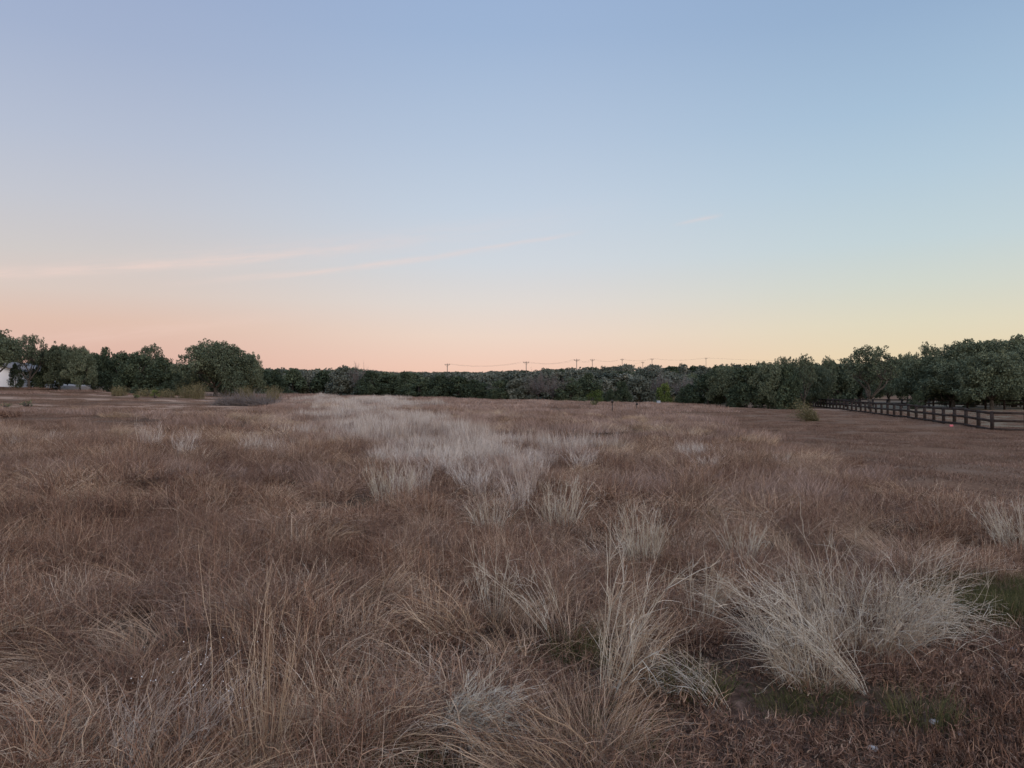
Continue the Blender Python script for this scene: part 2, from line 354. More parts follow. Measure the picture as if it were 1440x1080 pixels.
def stemtuft(n=46, r=.06, h=.75, spread=.28, branch=3, mat='silver', w=.0048, lean=0., la=0., bend=.35, bl=.3, bspread=.4, tubes=True, skew=1.0):
    mb = MB(); b = disc(n, r)
    az = np.arctan2(b[:, 1], b[:, 0]) + rng.normal(0, .6, n)
    th = np.abs(rng.normal(0, spread, n)); vx = np.sin(th) * np.cos(az) * skew + lean * math.cos(la); vy = np.sin(th) * np.sin(az) + lean * math.sin(la)
    az = np.arctan2(vy, vx); th = np.arctan(np.hypot(vx, vy)); L = h * U(.6, 1.15, n)
    P, D = curves(b, az, th, bend * U(.2, 1.6, n), L, 7, .07)
    tn = np.clip(rng.normal(.62, .2, n), .05, 1)
    ribbons(mb, P, U(.7, 1.3, n) * w, tn, tubes, .45)
    par = np.repeat(np.arange(n), branch); k = len(par); s = rng.integers(2, 7, k)
    dr = D[par, s - 1 if True else s]; pa = np.arctan2(dr[:, 1], dr[:, 0]); pt = np.arccos(np.clip(dr[:, 2], -1, 1))
    P2, D2 = curves(P[par, s], pa + rng.normal(0, .8, k), pt + rng.normal(0, bspread, k), U(-.2, .5, k), L[par] * bl * U(.4, 1.3, k), 5, .10)
    ribbons(mb, P2, U(.5, .85, k) * w, np.clip(tn[par] + rng.normal(0, .1, k), 0, 1), tubes, .4)
    par3 = rng.integers(0, k, k * 2); s3 = rng.integers(1, 5, k * 2); d3 = D2[par3, s3]; 
    P3, _ = curves(P2[par3, s3], np.arctan2(d3[:, 1], d3[:, 0]) + rng.normal(0, .9, k * 2), np.arccos(np.clip(d3[:, 2], -1, 1)) + rng.normal(0, .45, k * 2), U(-.3, .5, k * 2), h * bl * U(.15, .5, k * 2), 3, .12)
    ribbons(mb, P3, U(.35, .6, k * 2) * w, np.clip(tn[par[par3]] + .05, 0, 1), False, .5)
    return mb
def multi(k, R_, f, mat, w):                                  # a wide patch of small tufts, for the middle and far field
    mb = MB(); c = disc(k, R_)
    for i in range(k): f(mb, c[i])
    return mb
def field(n, r, h, mat, w, lean=.15, spread=.3, bend=.8, grain=.5):   # standing grass patch, clumpy
    mb = MB(); sd = rng.integers(60); b = disc(n * 2, r); q = vnoise(b[:, 0], b[:, 1], grain, sd); rr = np.hypot(b[:, 0], b[:, 1]) / r + .35 * (vnoise(b[:, 0], b[:, 1], grain * 1.3, sd + 7) - .5); b = b[U(0, 1, 2 * n) < (.05 + 1.5 * q ** 1.5) * (1 - ss(.45, 1.0, rr))][:n]; n = len(b)
    hv = (.45 + .9 * vnoise(b[:, 0], b[:, 1], grain, sd)) * (1 - .45 * ss(.5, 1.0, np.hypot(b[:, 0], b[:, 1]) / r)); wa = 6.28 * vnoise(b[:, 0], b[:, 1], grain * 1.6, sd + 3)
    th = np.abs(rng.normal(0, spread, n)); az = U(0, 6.28, n); vx = np.sin(th) * np.cos(az) + lean * np.cos(wa); vy = np.sin(th) * np.sin(az) + lean * np.sin(wa)
    P, D = curves(b, np.arctan2(vy, vx), np.arctan(np.hypot(vx, vy)), U(.2, 1, n) * bend, h * hv * U(.5, 1.25, n), 5, .08)
    ribbons(mb, P, U(.7, 1.4, n) * w, np.clip(rng.normal(.5, .24, n) + .35 * (hv - .9), 0, 1)); return mb.mesh('standing_grass', M[mat])
def grass_protos():
    d = {}
    d['rust'] = proto_col('rust_grass', [thatch(h=.18), thatch(h=.24), thatch(h=.27), thatch(h=.21, n=1500)] +
        [thatch(3000, 1.25, .34, w=.0062) for _ in range(3)] + [thatch(4200, 2.4, .36, w=.014) for _ in range(2)] +
        [thatch(900, R_, .34, w=.0036, dome=d_) for R_, d_ in ((.36, 1.25), (.42, 1.1), (.30, 1.4))])
    d['tan'] = proto_col('tan_grass', [tuft(windaz=a, lean=l, h=h, n=n, bend=b, w=.0050, r=.20, spread=.42) for a, l, h, n, b in
        ((2.8, .9, .56, 240, 1.3), (3.4, .6, .48, 200, 1.7), (.3, .8, .52, 230, 1.4), (1.5, .5, .5, 160, 1.2), (4.6, 1.0, .5, 240, 1.3))] +
        [field(1500, 1.1, .52, 'tan', .0075, .5, .3, 1.5, .45) for _ in range(3)])
    d['pink'] = proto_col('pale_grass', [field(1500, 1.1, .42, 'pink', .0085, .25) for _ in range(3)] + [field(2600, 2.3, .42, 'pink', .018, .25, grain=.9) for _ in range(2)] + [field(3000, 4.2, .40, 'pink', .038, .25, grain=1.5) for _ in range(2)])
    d['turf'] = proto_col('mown_grass', [thatch(1100, .55, h, 'rust', .0048) for h in (.05, .07)] + [field(1500, 1.6, .10, 'turf', .012, .1, .7, .7) for _ in range(2)])
    d['green'] = proto_col('green_grass', [tuft(n=260, r=.20, h=.16, lean=.05, spread=.45, bend=.8, mat='green', w=.004) for _ in range(2)])
    d['silver'] = proto_col('silver_grass', [stemtuft(n=60, r=.22, h=.60, spread=.24, branch=3, w=.0055, tubes=False, bl=.35).mesh('silver_stems', M['silver']) for _ in range(3)] +
        [field(1300, 1.2, .62, 'silver', .009, .1, .22, .3) for _ in range(2)] + [field(1900, 2.4, .60, 'silver', .018, .1, .22, .3, .8) for _ in range(2)])
    return d
G = grass_protos()

def grid(y0, y1, sp, marg=2.5):
    """jittered grid over the wedge of ground the camera and its neighbourhood look at"""
    ys = np.arange(y0, y1, sp); W = .70 * y1 + marg; xs = np.arange(-W, W, sp)
    X, Y = np.meshgrid(xs, ys); X = X.ravel() + U(-.5, .5, X.size) * sp * 1.1; Y = Y.ravel() + U(-.5, .5, Y.size) * sp * 1.1
    k = np.abs(X) < .70 * Y + marg; return X[k], Y[k]
def place(x, y, prob):
    k = U(0, 1, len(x)) < prob; return x[k], y[k]
def hmod(x, y): return .45 + 1.1 * fnoise(x, y, 1.5, 31)
def emit(name, col, rows, probf, label, cat, tilt=.07):
    P = []; S = []; I = []
    for y0, y1, sp, p0, p1, s0, s1, z0, z1 in rows:            # rows of distance: spacing, which tufts, scale ranges
        x, y = grid(y0, y1, sp); z = zones(x, y); x, y = place(x, y, np.clip(probf(x, y, z), 0, 1)); n = len(x)
        P.append(np.stack([x, y, zt(x, y) - .005], 1)); q = U(s0, s1, n); S.append(np.stack([q, q, U(z0, z1, n) * (np.minimum(hmod(x, y), 1.15) if y1 < 30 else 1)], 1)); I.append(rng.integers(p0, p1, n))
    P = np.concatenate(P); n = len(P)
    rot = np.stack([rng.normal(0, tilt, n) * (P[:, 1] < 12), rng.normal(0, tilt, n) * (P[:, 1] < 12), U(0, 6.28, n)], 1)
    scatter(name, col, P, rot, np.concatenate(S), np.concatenate(I), label, cat)
NM = lambda z: (1 - z['mown']) * (1 - .93 * z['low'])
emit('rust_grass', G['rust'], [(1.4, 10, .72, 0, 4, .85, 1.2, .8, 1.25), (2.2, 10, .78, 9, 12, .8, 1.5, .7, 1.15), (10, 27, 1.7, 4, 7, .9, 1.15, .7, 1.0), (10, 24, 1.25, 9, 12, 1.0, 2.0, .8, 1.2), (27, 52, 3.4, 7, 9, .9, 1.1, .7, 1.0)],
    lambda x, y, z: NM(z) * (1 - z['turf']) * (1 - .7 * z['dark']) * (1 - .35 * z['silver'] * (y > 13)) * (1 - .72 * ss(14, 34, y)) * (.55 + .45 * ss(.3, .5, fnoise(x, y, 1.6, 77))), 'rust brown wiry dry grass tangled over the near field', 'dry grass')
emit('tan_grass', G['tan'], [(3.0, 10, .50, 0, 5, .6, 1.2, .5, .92), (10, 24, .72, 0, 5, .8, 1.3, .7, 1.1), (20, 55, 2.6, 5, 8, .9, 1.3, .7, 1.1)],
    lambda x, y, z: (.08 + .92 * ss(.40, .58, fnoise(x, y, 2.4, 41))) * NM(z) * (1 - z['turf']) * (1 - .9 * z['dark']) * (1 - .7 * z['silver']), 'tan arching dry grass tufts bent over by the wind', 'dry grass', .2)
emit('pale_grass', G['pink'], [(13, 30, 1.6, 0, 3, .9, 1.3, .8, 1.15), (30, 62, 2.8, 3, 5, .9, 1.2, .8, 1.1), (62, 118, 4.8, 5, 7, .9, 1.15, .7, 1.05)],
    lambda x, y, z: np.maximum.reduce([z['tanb'], .6 + .4 * z['far'], ss(.42, .58, fnoise(x, y, 5, 51)) * ss(13, 22, y), z['silver'] * .7]) * NM(z) * (1 - .9 * z['dark']) * (1 - (x < -40) * ss(93, 97, y)) * (1 - ss(110, 116, y)),
    'pale pinkish tan standing grass in the middle and far field', 'dry grass')
emit('silver_grass', G['silver'], [(10.3, 20, .62, 0, 3, .7, 1.2, .7, 1.1), (19, 42, 1.5, 3, 5, .8, 1.1, .6, 1.05), (42, 92, 2.9, 5, 7, .8, 1.1, .6, 1.0)],
    lambda x, y, z: (z['silver'] * (.35 + .65 * ss(.35, .55, fnoise(x, y, 3.2, 91))) + .03 * (1 - z['dark']) * (y > 14) * (y < 26)) * NM(z) * 1.2, 'silvery grey standing grass in a broad drift across the middle of the field', 'dry grass')
emit('mown_grass', G['turf'], [(1.8, 9, .55, 0, 2, .9, 1.3, .6, 1.1), (10, 50, 1.7, 2, 4, .9, 1.2, .6, 1.3), (50, 95, 2.4, 2, 4, .9, 1.2, .6, 1.3)],
    lambda x, y, z: np.maximum.reduce([z['mown'], z['turf'], z['dark'], z['low'] * .85]), 'short mown brown turf on the strip beside the board fence', 'mown grass')
P = []
for px, row, r, n in ((1405, 868, .26, 34), (1385, 820, .3, 26), (1440, 850, .3, 16), (1120, 985, .4, 4), (820, 1045, .2, 3), (640, 1072, .2, 2), (790, 905, .25, 4)):
    y = EYE * F / (row - HR); x = xat(px, y); P.append(np.stack([rng.normal(x, r, n), rng.normal(y, r * .8, n)], 1))
P = np.concatenate(P); n = len(P); q = U(.6, 1.2, n)
scatter('green_grass', G['green'], np.stack([P[:, 0], P[:, 1], zt(P[:, 0], P[:, 1])], 1), np.stack([q * 0, q * 0, U(0, 6, n)], 1), np.stack([q, q, U(.5, 1.2, n)], 1), rng.integers(0, 2, n), 'small patches of live green grass between the dry clumps', 'green grass')

# ---------------------------------------------------------------- single clumps and plants in the foreground
def ground_pt(px, row):                       # point of the near ground seen at that spot
    lo, hi = 1.5, 130.0
    for _ in range(50):
        m = (lo + hi) / 2; r = HR - (float(zt(xat(px, m), m)) - EYE) * F / m
        if r > row: lo = m
        else: hi = m
    return xat(px, m), m
def clump(name, px, row, mbs, label, cat, group=None, rz=0, scale=1.0):
    x, y = ground_pt(px, row); z = float(zt(x, y)) - .01
    root = empty(name, (x, y, z), rz); root.scale = (scale,) * 3
    setp(root, label, cat, group)
    for nm, mb, mt in mbs: link(nm, mb.mesh(nm, M[mt]), root)
    return root
def basal(n=260, r=.12, h=.22, mat='rust'):
    mb = MB(); b = disc(n, r)
    P, D = curves(b, np.arctan2(b[:, 1], b[:, 0]) + rng.normal(0, .7, n), U(.1, .9, n), U(.2, 1.4, n), h * U(.4, 1.3, n), 5, .2)
    ribbons(mb, P, U(.7, 1.3, n) * .0036, U(.1, .9, n)); return mb
SG = 'silvery dead grass clumps standing out of the brown field'
# the big silvery mass on the right
def sc(px, row, n, r, h, sp, label, base=None, group=SG, name='silver_grass_clump', mat='shrub_silver', **k):
    parts = [('stems', stemtuft(n, r, h, sp, k.pop('branch', 4), w=k.pop('w', .0046), **k), mat)]
    if base: parts.append(('base_leaves', basal(*base), 'straw'))
    return clump(name, px, row, parts, label, 'grass clump' if name == 'silver_grass_clump' else 'dead shrub', group)
sc(1215, 912, 170, .28, .78, .60, 'largest silvery clump of dead branching grass, a wide mound on the right', (700, .25, .30), bend=1.15, lean=.05, la=0, bl=.34, bspread=.7, w=.0046)
sc(1132, 958, 80, .17, .68, .48, 'tangled silvery clump against the left side of the widest mound', (350, .18, .22), bend=.9, lean=.15, la=2.8, bl=.35, bspread=.6)
sc(1207, 970, 26, .05, .84, .16, 'sheaf of straight pale stems leaning far to the left in front of the widest mound', branch=3, w=.005, bend=.4, lean=.75, la=2.85, bl=.3)
sc(1258, 895, 60, .16, .58, .40, 'low silvery sprays drooping to the right at the right end of the widest mound', bend=1.1, lean=.7, la=-.1, bl=.4, bspread=.65)
sc(642, 1035, 260, .09, .39, .48, 'rounded silvery clump like a combed mound, at the bottom centre', w=.0036, bend=1.6, lean=.7, la=-.35, bl=.28, bspread=.25)
sc(905, 803, 80, .14, .62, .30, 'fan shaped silvery clump of stiff stems right of the centre in the middle field', branch=3, w=.005, bend=.25)
sc(785, 752, 60, .2, .66, .26, 'upright silvery clump at the lower right edge of the pale grass drift', branch=3, w=.0055, bend=.25)
sc(692, 762, 45, .14, .5, .5, 'low spreading silvery clump just below the pale grass drift', branch=3, w=.0048, bend=.4)
sc(695, 868, 24, .10, .52, .2, 'narrow upright bunch of pale stems above the combed mound', branch=3, bend=.2)
sc(1043, 795, 44, .13, .44, .25, 'small silvery bunch behind the tangled clump, left of the widest mound', branch=3, w=.005, bend=.3)
sc(985, 885, 22, .10, .50, .18, 'slender upright silvery bunch between the forked shrub and the tangled clump', branch=3, bend=.2)
sc(1428, 775, 90, .22, .56, .32, 'silvery clump cut by the right edge of the view', branch=3, w=.005, bend=.4, lean=.1, la=3)
sc(1010, 988, 26, .10, .44, .3, 'sparse drooping pale sprays in front of the tangled clump', branch=3, w=.0036, bend=1.5, lean=.6, la=2.6, bl=.4)
sc(548, 705, 60, .3, .6, .3, 'silvery clump at the lower left edge of the pale grass drift', branch=3, w=.0055, bend=.3)
sc(852, 985, 18, .06, .80, .28, 'pale forked dead shrub with long sparse branches rising above the orange tuft', (220, .14, .22), None, 'dead_shrub', w=.0062, bend=.45, lean=.15, la=.1, bl=.42, bspread=.45)
sc(790, 905, 10, .12, .80, .24, 'thin bare shrub of a few tall stems leaning left behind the forked shrub', None, None, 'dead_shrub', branch=3, w=.005, bend=.4, lean=.35, la=3.0, bl=.35)
clump('straw_tuft', 830, 1066, [('blades', basal(700, .14, .42), 'straw')], 'orange straw tuft at the bottom, right of the combed silvery mound', 'grass tuft')
clump('straw_tuft', 375, 1085, [('blades', basal(260, .10, .30), 'tan'), ('stems', stemtuft(22, .09, .86, .07, 2, w=.0030, bend=.3, bl=.15), 'tan'), ('low_stems', stemtuft(50, .10, .5, .12, 1, w=.0032, bend=.3, bl=.15), 'straw')],
      'tall straight straw stalks rising from the bottom edge left of centre', 'grass tuft')
clump('straw_tuft', 325, 1040, [('stems', stemtuft(9, .16, .90, .06, 1, w=.0036, bend=.14, bl=.08), 'tan')],
      'few thin lone straw stalks left of the tall stalks', 'grass tuft')
def seedy():
    mb = stemtuft(100, .20, .50, .26, 2, w=.0032, bend=.5, lean=.35, la=.1, bl=.25)
    return mb
c = clump('seed_head_weed', 215, 1085, [('stems', seedy(), 'silver')], 'grey brown weed with straight stems leaning right and tiny white seed heads', 'weed')
mb = MB()
ico = np.array([(0, 0, 1), (1, 0, 0), (0, 1, 0), (-1, 0, 0), (0, -1, 0), (0, 0, -1)], float)
icf = [(0, 1, 2), (0, 2, 3), (0, 3, 4), (0, 4, 1), (5, 2, 1), (5, 3, 2), (5, 4, 3), (5, 1, 4)]
mb.add(ico * .0034, icf); sm = mb.mesh('seed_head', M['seed'])
for _ in range(34):
    o = link('seed_head', sm, c); o.location = (U(-.05, .5), U(-.15, .15), U(.33, .62)); o.scale = (U(.6, 1.3),) * 3
# stones
def stone(px, row, s, label):
    x, y = ground_pt(px, row); mb = MB(); n = 60
    k = np.arange(n) + .5; ph = np.arccos(1 - 2 * k / n); th = math.pi * (1 + 5 ** .5) * k
    import mathutils
    V = np.stack([np.cos(th) * np.sin(ph), np.sin(th) * np.sin(ph), np.cos(ph)], 1); V *= (1 + U(-.18, .18, (n, 1))) * np.array([1, .75, .5]) * s
    import bmesh
    bm = bmesh.new(); [bm.verts.new(v) for v in V]; bmesh.ops.convex_hull(bm, input=bm.verts)
    me = bpy.data.meshes.new('stone'); bm.to_mesh(me); bm.free(); me.materials.append(M['stone'])
    o = link('stone', me); o.location = (x, y, float(zt(x, y)) + s * .35); o.rotation_euler = (U(-.3, .3), U(-.3, .3), U(0, 6)); setp(o, label, 'stone', 'pale limestone pieces lying in the short turf')
for q in ((1224, 1052, .028, 'white stone lying in the short turf near the bottom, in front of the leaning sheaf'),
          (1310, 1014, .024, 'pale stone in the short turf at the lower right'),
          (1420, 915, .032, 'flat pale stone in the turf at the right edge'),
          (1392, 940, .018, 'small pale stone just left of the flat stone at the right edge'),
          (618, 978, .020, 'small pale stone left of the combed silvery mound'),
          (1345, 1030, .016, 'tiny pale stone lowest in the right corner turf')):
    stone(*q)

# ---------------------------------------------------------------- trees
def cards(mb, C, s, tint):
    n = len(C); A = rng.normal(size=(n, 3)); A /= np.linalg.norm(A, axis=1)[:, None]
    B = np.cross(A, rng.normal(size=(n, 3))); B /= np.linalg.norm(B, axis=1)[:, None]
    s = np.asarray(s).reshape(-1, 1) * np.ones((n, 1))
    V = np.stack([C - A * s * .6, C + B * s * .38, C + A * s * .6, C - B * s * .38], 1).reshape(-1, 3)
    mb.add(V, None, np.arange(4 * n).reshape(n, 4), np.repeat(tint, 4))
def lobes_cards(mb, lobes, dens, size, flat=.8):
    for (c, r, tt) in lobes:
        n = int(dens * r * r); d = rng.normal(size=(n, 3)); d /= np.linalg.norm(d, axis=1)[:, None]
        q = U(.25, 1, n) ** .5; lump = 1 + .25 * np.sin(d[:, 0] * 5 + c[0] * 7) * np.sin(d[:, 1] * 6 + c[1] * 5) * np.cos(d[:, 2] * 5)
        C = np.array(c) + d * (q * lump * r)[:, None] * np.array([1, 1, flat])
        C[:, 2] = np.maximum(C[:, 2], .08)
        cards(mb, C, U(.6, 1.4, n) * size, np.clip(tt + rng.normal(0, .16, n), 0, 1))
def limb(mb, p, q, r0, r1, bow=.12, sides=6, n=6):
    p = np.array(p, float); q = np.array(q, float); t = np.linspace(0, 1, n)[:, None]; L = np.linalg.norm(q - p)
    off = rng.normal(0, 1, 3) * bow * L * .5
    P = p + (q - p) * t + off * np.sin(t * math.pi) + rng.normal(0, .015 * L, (n, 3)) * np.sin(t * math.pi)
    mb.tube(P, np.linspace(r0, r1, n), sides); return P
def oak(h, w, nl=20, openness=0.0, dens=330, size=.20, low=.22, mat='oak', lr=1.0):
    tr = MB(); cr = MB(); th = h * U(.14, .22); trunk_top = np.array([U(-.15, .15), U(-.15, .15), th]); r0 = .035 * h
    limb(tr, (0, 0, -.2), trunk_top, r0 * 1.25, r0 * .9, .05, 8)
    lobes = []
    for i in range(nl):
        a = 2.399 * i + U(-.4, .4); e = (i + .5) / nl          # 0 rim .. 1 top
        rad = w / 2 * (1 - e ** 1.6) ** .5 * U(.62, .88); z = h * (low + .14) + (h * (.80 - low)) * e ** .8 * U(.86, 1.06)
        r = w * U(.12, .19) * (1 - .35 * openness) * lr
        c = (rad * math.cos(a), rad * math.sin(a), min(z, h - r * .7)); lobes.append((c, r, U(.3, .7)))
    for i in range(int(nl * .8 * (1 - openness))):              # filling inside
        a = U(0, 6.28); rad = w / 2 * U(0, .6); lobes.append(((rad * math.cos(a), rad * math.sin(a), h * U(low + .15, .75)), w * U(.14, .2), U(.2, .6)))
    if low < .3:
        for i in range(9):
            a = U(0, 6.28); rad = w / 2 * U(.55, .9); lobes.append(((rad * math.cos(a), rad * math.sin(a), h * U(low * .8, low + .15)), w * U(.09, .14), U(.25, .55)))
    forks = []
    for i in range(5):
        a = i * 1.257 + U(-.3, .3); q = (w * .22 * math.cos(a), w * .22 * math.sin(a), h * U(.38, .52)); P = limb(tr, trunk_top - (0, 0, .1), q, r0 * .55, r0 * .28, .25); forks.append(P[-1])
    for c, r, t in lobes:
        f = min(forks, key=lambda f: np.linalg.norm(f - np.array(c))); limb(tr, f, c, r0 * .22, r0 * .06, .2, 5, 5)
        for k in range(4):
            d = rng.normal(size=3); d /= np.linalg.norm(d); limb(tr, c, np.array(c) + d * r * .85, r0 * .06, .01, .15, 4, 4)
    lobes_cards(cr, lobes, dens * (1 - .45 * openness), size)
    # small sprays that break the outline
    for c, r, t in lobes:
        for k in range(5):
            d = rng.normal(size=3); d[2] = abs(d[2]) * .8; d /= np.linalg.norm(d); lobes_cards(cr, [(np.array(c) + d * r * U(.85, 1.15), r * U(.22, .38), t)], dens * .9, size * .9)
    return tr.mesh('trunk', M['bark']), cr.mesh('crown', M[mat]), h, w
def juniper(h, w, mat='juniper', dens=420, size=.16):
    tr = MB(); cr = MB(); limb(tr, (0, 0, -.2), (0, 0, h * .8), .03 * h, .01 * h, .04, 6)
    lobes = []
    for i in range(34):
        e = U(.04, .93); rad = w / 2 * (1 - e ** 2.2) ** .6 * U(.45, .85) * (1 if e > .12 else .85); a = 2.399 * i
        lobes.append(((rad * math.cos(a), rad * math.sin(a), h * e * .93), w * U(.13, .20) * (1.1 - .45 * e), U(.2, .75)))
    for i in range(8): lobes.append(((U(-.3, .3) * w * .3, U(-.3, .3) * w * .3, h * U(.78, .93)), w * U(.06, .10), U(.4, .8)))
    for i in range(8):
        c = lobes[i * 3][0]; limb(tr, (0, 0, c[2] * .6), c, .012 * h, .004 * h, .1, 5, 4)
    lobes_cards(cr, lobes, dens, size, 1.0)
    for c, r, t in lobes[:26]:
        for k in range(4):
            d = rng.normal(size=3); d[2] = abs(d[2]); d /= np.linalg.norm(d); lobes_cards(cr, [(np.array(c) + d * r, r * U(.2, .4), t)], dens, size)
    return tr.mesh('trunk', M['bark']), cr.mesh('crown', M[mat]), h, w
def baretree(h, w, n=26):
    tr = MB(); r0 = .03 * h; top = np.array([0, 0, h * .25]); limb(tr, (0, 0, -.2), top, r0, r0 * .8, .06, 7)
    cr = MB()
    az = U(0, 6.28, n); P, D = curves(np.tile(top, (n, 1)), az, U(.1, 1.05, n), U(-.5, .2, n), h * U(.5, .85, n), 6, .14); 
    P[:, :, :2] *= w / h
    ribbons(cr, P, U(.05, .10, n), U(.2, .6, n), True, .2)
    for k, l, wd in ((n * 12, .26, .03), (n * 60, .13, .018)):
        par = rng.integers(0, len(P), k); s = rng.integers(2, P.shape[1], k); d = P[par, s] - P[par, s - 1]; d /= np.linalg.norm(d, axis=1)[:, None] + 1e-9
        P2, _ = curves(P[par, s], np.arctan2(d[:, 1], d[:, 0]) + rng.normal(0, .8, k), np.arccos(np.clip(d[:, 2], -1, 1)) + rng.normal(0, .5, k), U(-.5, .3, k), h * l * U(.4, 1.2, k), 4, .15)
        ribbons(cr, P2, U(.7, 1.3, k) * wd, U(.2, .9, k), False, .4); P = P2
    return tr.mesh('trunk', M['bark']), cr.mesh('branches', M['grey']), h, w
PR = {}
PR['oakA'] = [oak(6.5, 8.5), oak(6.5, 8, 24), oak(7, 8.5, 18, .1)]
PR['oakO'] = [oak(7, 8.5, 34, .85, 420, .16, .36, lr=.66), oak(7, 7.5, 28, .85, 420, .16, .34, lr=.68)]
PR['high'] = [oak(7, 8.5, 26, .25, 400, .17, .36, lr=.9)]
PR['spread'] = [oak(6.6, 10.5, 38, .7, 430, .17, .22, lr=.74)]
PR['big'] = [oak(9, 11, 34, 0, 260, .22, .12)]
PR['jun'] = [juniper(4.5, 4.5), juniper(4.5, 5), juniper(5, 4.4), juniper(4, 4.8)]
PR['far'] = [oak(5.5, 7, 14, 0, 170, .34, .10, 'far'), oak(5.5, 7.5, 12, 0, 170, .34, .08, 'far'), juniper(5, 5.5, 'far', 190, .3), oak(5.5, 6.5, 14, .1, 170, .32, .12, 'far')]
PR['fardark'] = [juniper(5, 5.5, 'juniper', 190, .3), oak(5.5, 7, 14, 0, 170, .34, .08, 'oak')]
PR['bare'] = [baretree(4.5, 5), baretree(5, 4.5)]
def tree(px, y, toprow, wpx, kind, label, group=None, cat='tree', name=None, v=None, base=None):
    x = xat(px, y); zb = float(zt(x, y)) if base is None else base; p = PR[kind]; q = p[v if v is not None else random.randrange(len(p))]
    h = zrow(toprow, y) - zb; w = wpx / F * y
    nm = name or {'high': 'oak_tree', 'spread': 'oak_tree', 'oakA': 'oak_tree', 'oakO': 'oak_tree', 'big': 'oak_tree', 'jun': 'juniper_tree', 'far': 'woodland_tree', 'fardark': 'woodland_tree', 'bare': 'bare_tree'}[kind]
    root = empty(nm, (x, y, zb), U(0, 6.28)); root.scale = (w / q[3], w / q[3], max(h, .5) / q[2] / 1.0)
    setp(root, label, cat, group)
    link('trunk', q[0], root); link('branches' if kind == 'bare' else 'crown', q[1], root)
    return root
GL = 'trees in the grove at the left end of the field'
GC = 'trees in the dark front row across the centre'
GR = 'trees in the dark mass right of centre'
GP = 'trees around the fenced paddock'
# left grove
tree(-14, 86, 468, 92, 'high', 'tall oak cut by the left edge of the view in front of the white house', GL, v=0)
tree(22, 91, 509, 20, 'jun', 'small dark tree standing close in front of the white wall', GL, v=2)
tree(41, 92, 471, 60, 'oakO', 'thin open crowned oak beside the white house with sky showing through', GL, v=0)
tree(-50, 100, 466, 110, 'oakA', 'oak behind the white house at the far left', GL)
tree(62, 95, 491, 44, 'jun', 'dark bushy tree just right of the white house', GL)
tree(84, 94, 487, 46, 'oakA', 'small round oak, first in the grove right of the house', GL, v=1)
tree(112, 92, 489, 44, 'oakA', 'slim trunked oak above the pale track', GL, v=2)
tree(133, 104, 497, 40, 'jun', 'dark tree filling the grove behind the two slim trunked oaks', GL)
tree(146, 98, 487, 36, 'jun', 'dark rounded tree with a peaked top, in the middle of the left grove', GL)
tree(170, 97, 494, 56, 'jun', 'wide dark low tree left of the open topped oak', GL, v=1)
tree(212, 104, 484, 56, 'oakO', 'oak with an open leafy top poking above the left grove', GL, v=1)
tree(196, 93, 497, 66, 'jun', 'very dark wide tree, left one of the pair under the open topped oak', GL, v=3)
tree(233, 93, 502, 60, 'jun', 'very dark rounded tree touching the big spreading oak', GL, v=0)
tree(120, 112, 499, 60, 'oakA', 'oak at the back of the left grove', GL)
tree(303, 88, 482, 118, 'spread', 'big spreading oak standing forward with a lumpy crown and visible trunk', GL, v=0)
tree(350, 92, 499, 44, 'oakA', 'shorter oak leaning on the right side of the big spreading oak', GL, v=0)
tree(262, 99, 512, 50, 'jun', 'low dark tree in the gap left of the big spreading oak', GL)
tree(330, 100, 513, 60, 'jun', 'low dark tree behind the big spreading oak', GL)
tree(385, 108, 519, 44, 'jun', 'dark low tree at the right foot of the left grove', GL)
for px, r, k in ((-30, 490, 'oakA'), (12, 492, 'jun'), (60, 500, 'jun'), (98, 503, 'jun'), (136, 504, 'oakA'), (178, 503, 'jun'), (218, 506, 'oakA'), (256, 513, 'jun'), (290, 512, 'jun'), (335, 515, 'jun'), (372, 519, 'jun')):
    tree(px, 128 + U(-4, 4), r, 66, k, 'dark tree filling the shaded back row of the left grove', 'trees filling the back row of the left grove')
# centre row
centre = [(412, 118, 519, 44, 'fardark'), (436, 122, 523, 40, 'far'), (455, 120, 521, 42, 'fardark'), (480, 116, 517, 40, 'far'), (503, 114, 521, 34, 'bare'), (524, 112, 521, 46, 'jun'), (548, 114, 527, 40, 'fardark'), (572, 113, 522, 36, 'jun'),
          (590, 111, 531, 46, 'jun'), (618, 110, 527, 44, 'jun'), (645, 109, 529, 44, 'fardark'), (668, 109, 533, 42, 'jun'), (690, 112, 525, 40, 'far'), (704, 107, 534, 40, 'jun'), (733, 106, 531, 40, 'far'), (757, 105, 530, 44, 'bare'),
          (778, 104, 533, 40, 'bare'), (801, 104, 531, 46, 'jun'), (828, 108, 524, 44, 'jun'), (845, 112, 533, 42, 'far'), (874, 112, 535, 26, 'jun'), (858, 106, 547, 16, 'jun'), (900, 128, 529, 40, 'far'), (926, 128, 531, 34, 'bare'), (934, 112, 538, 26, 'bush')]
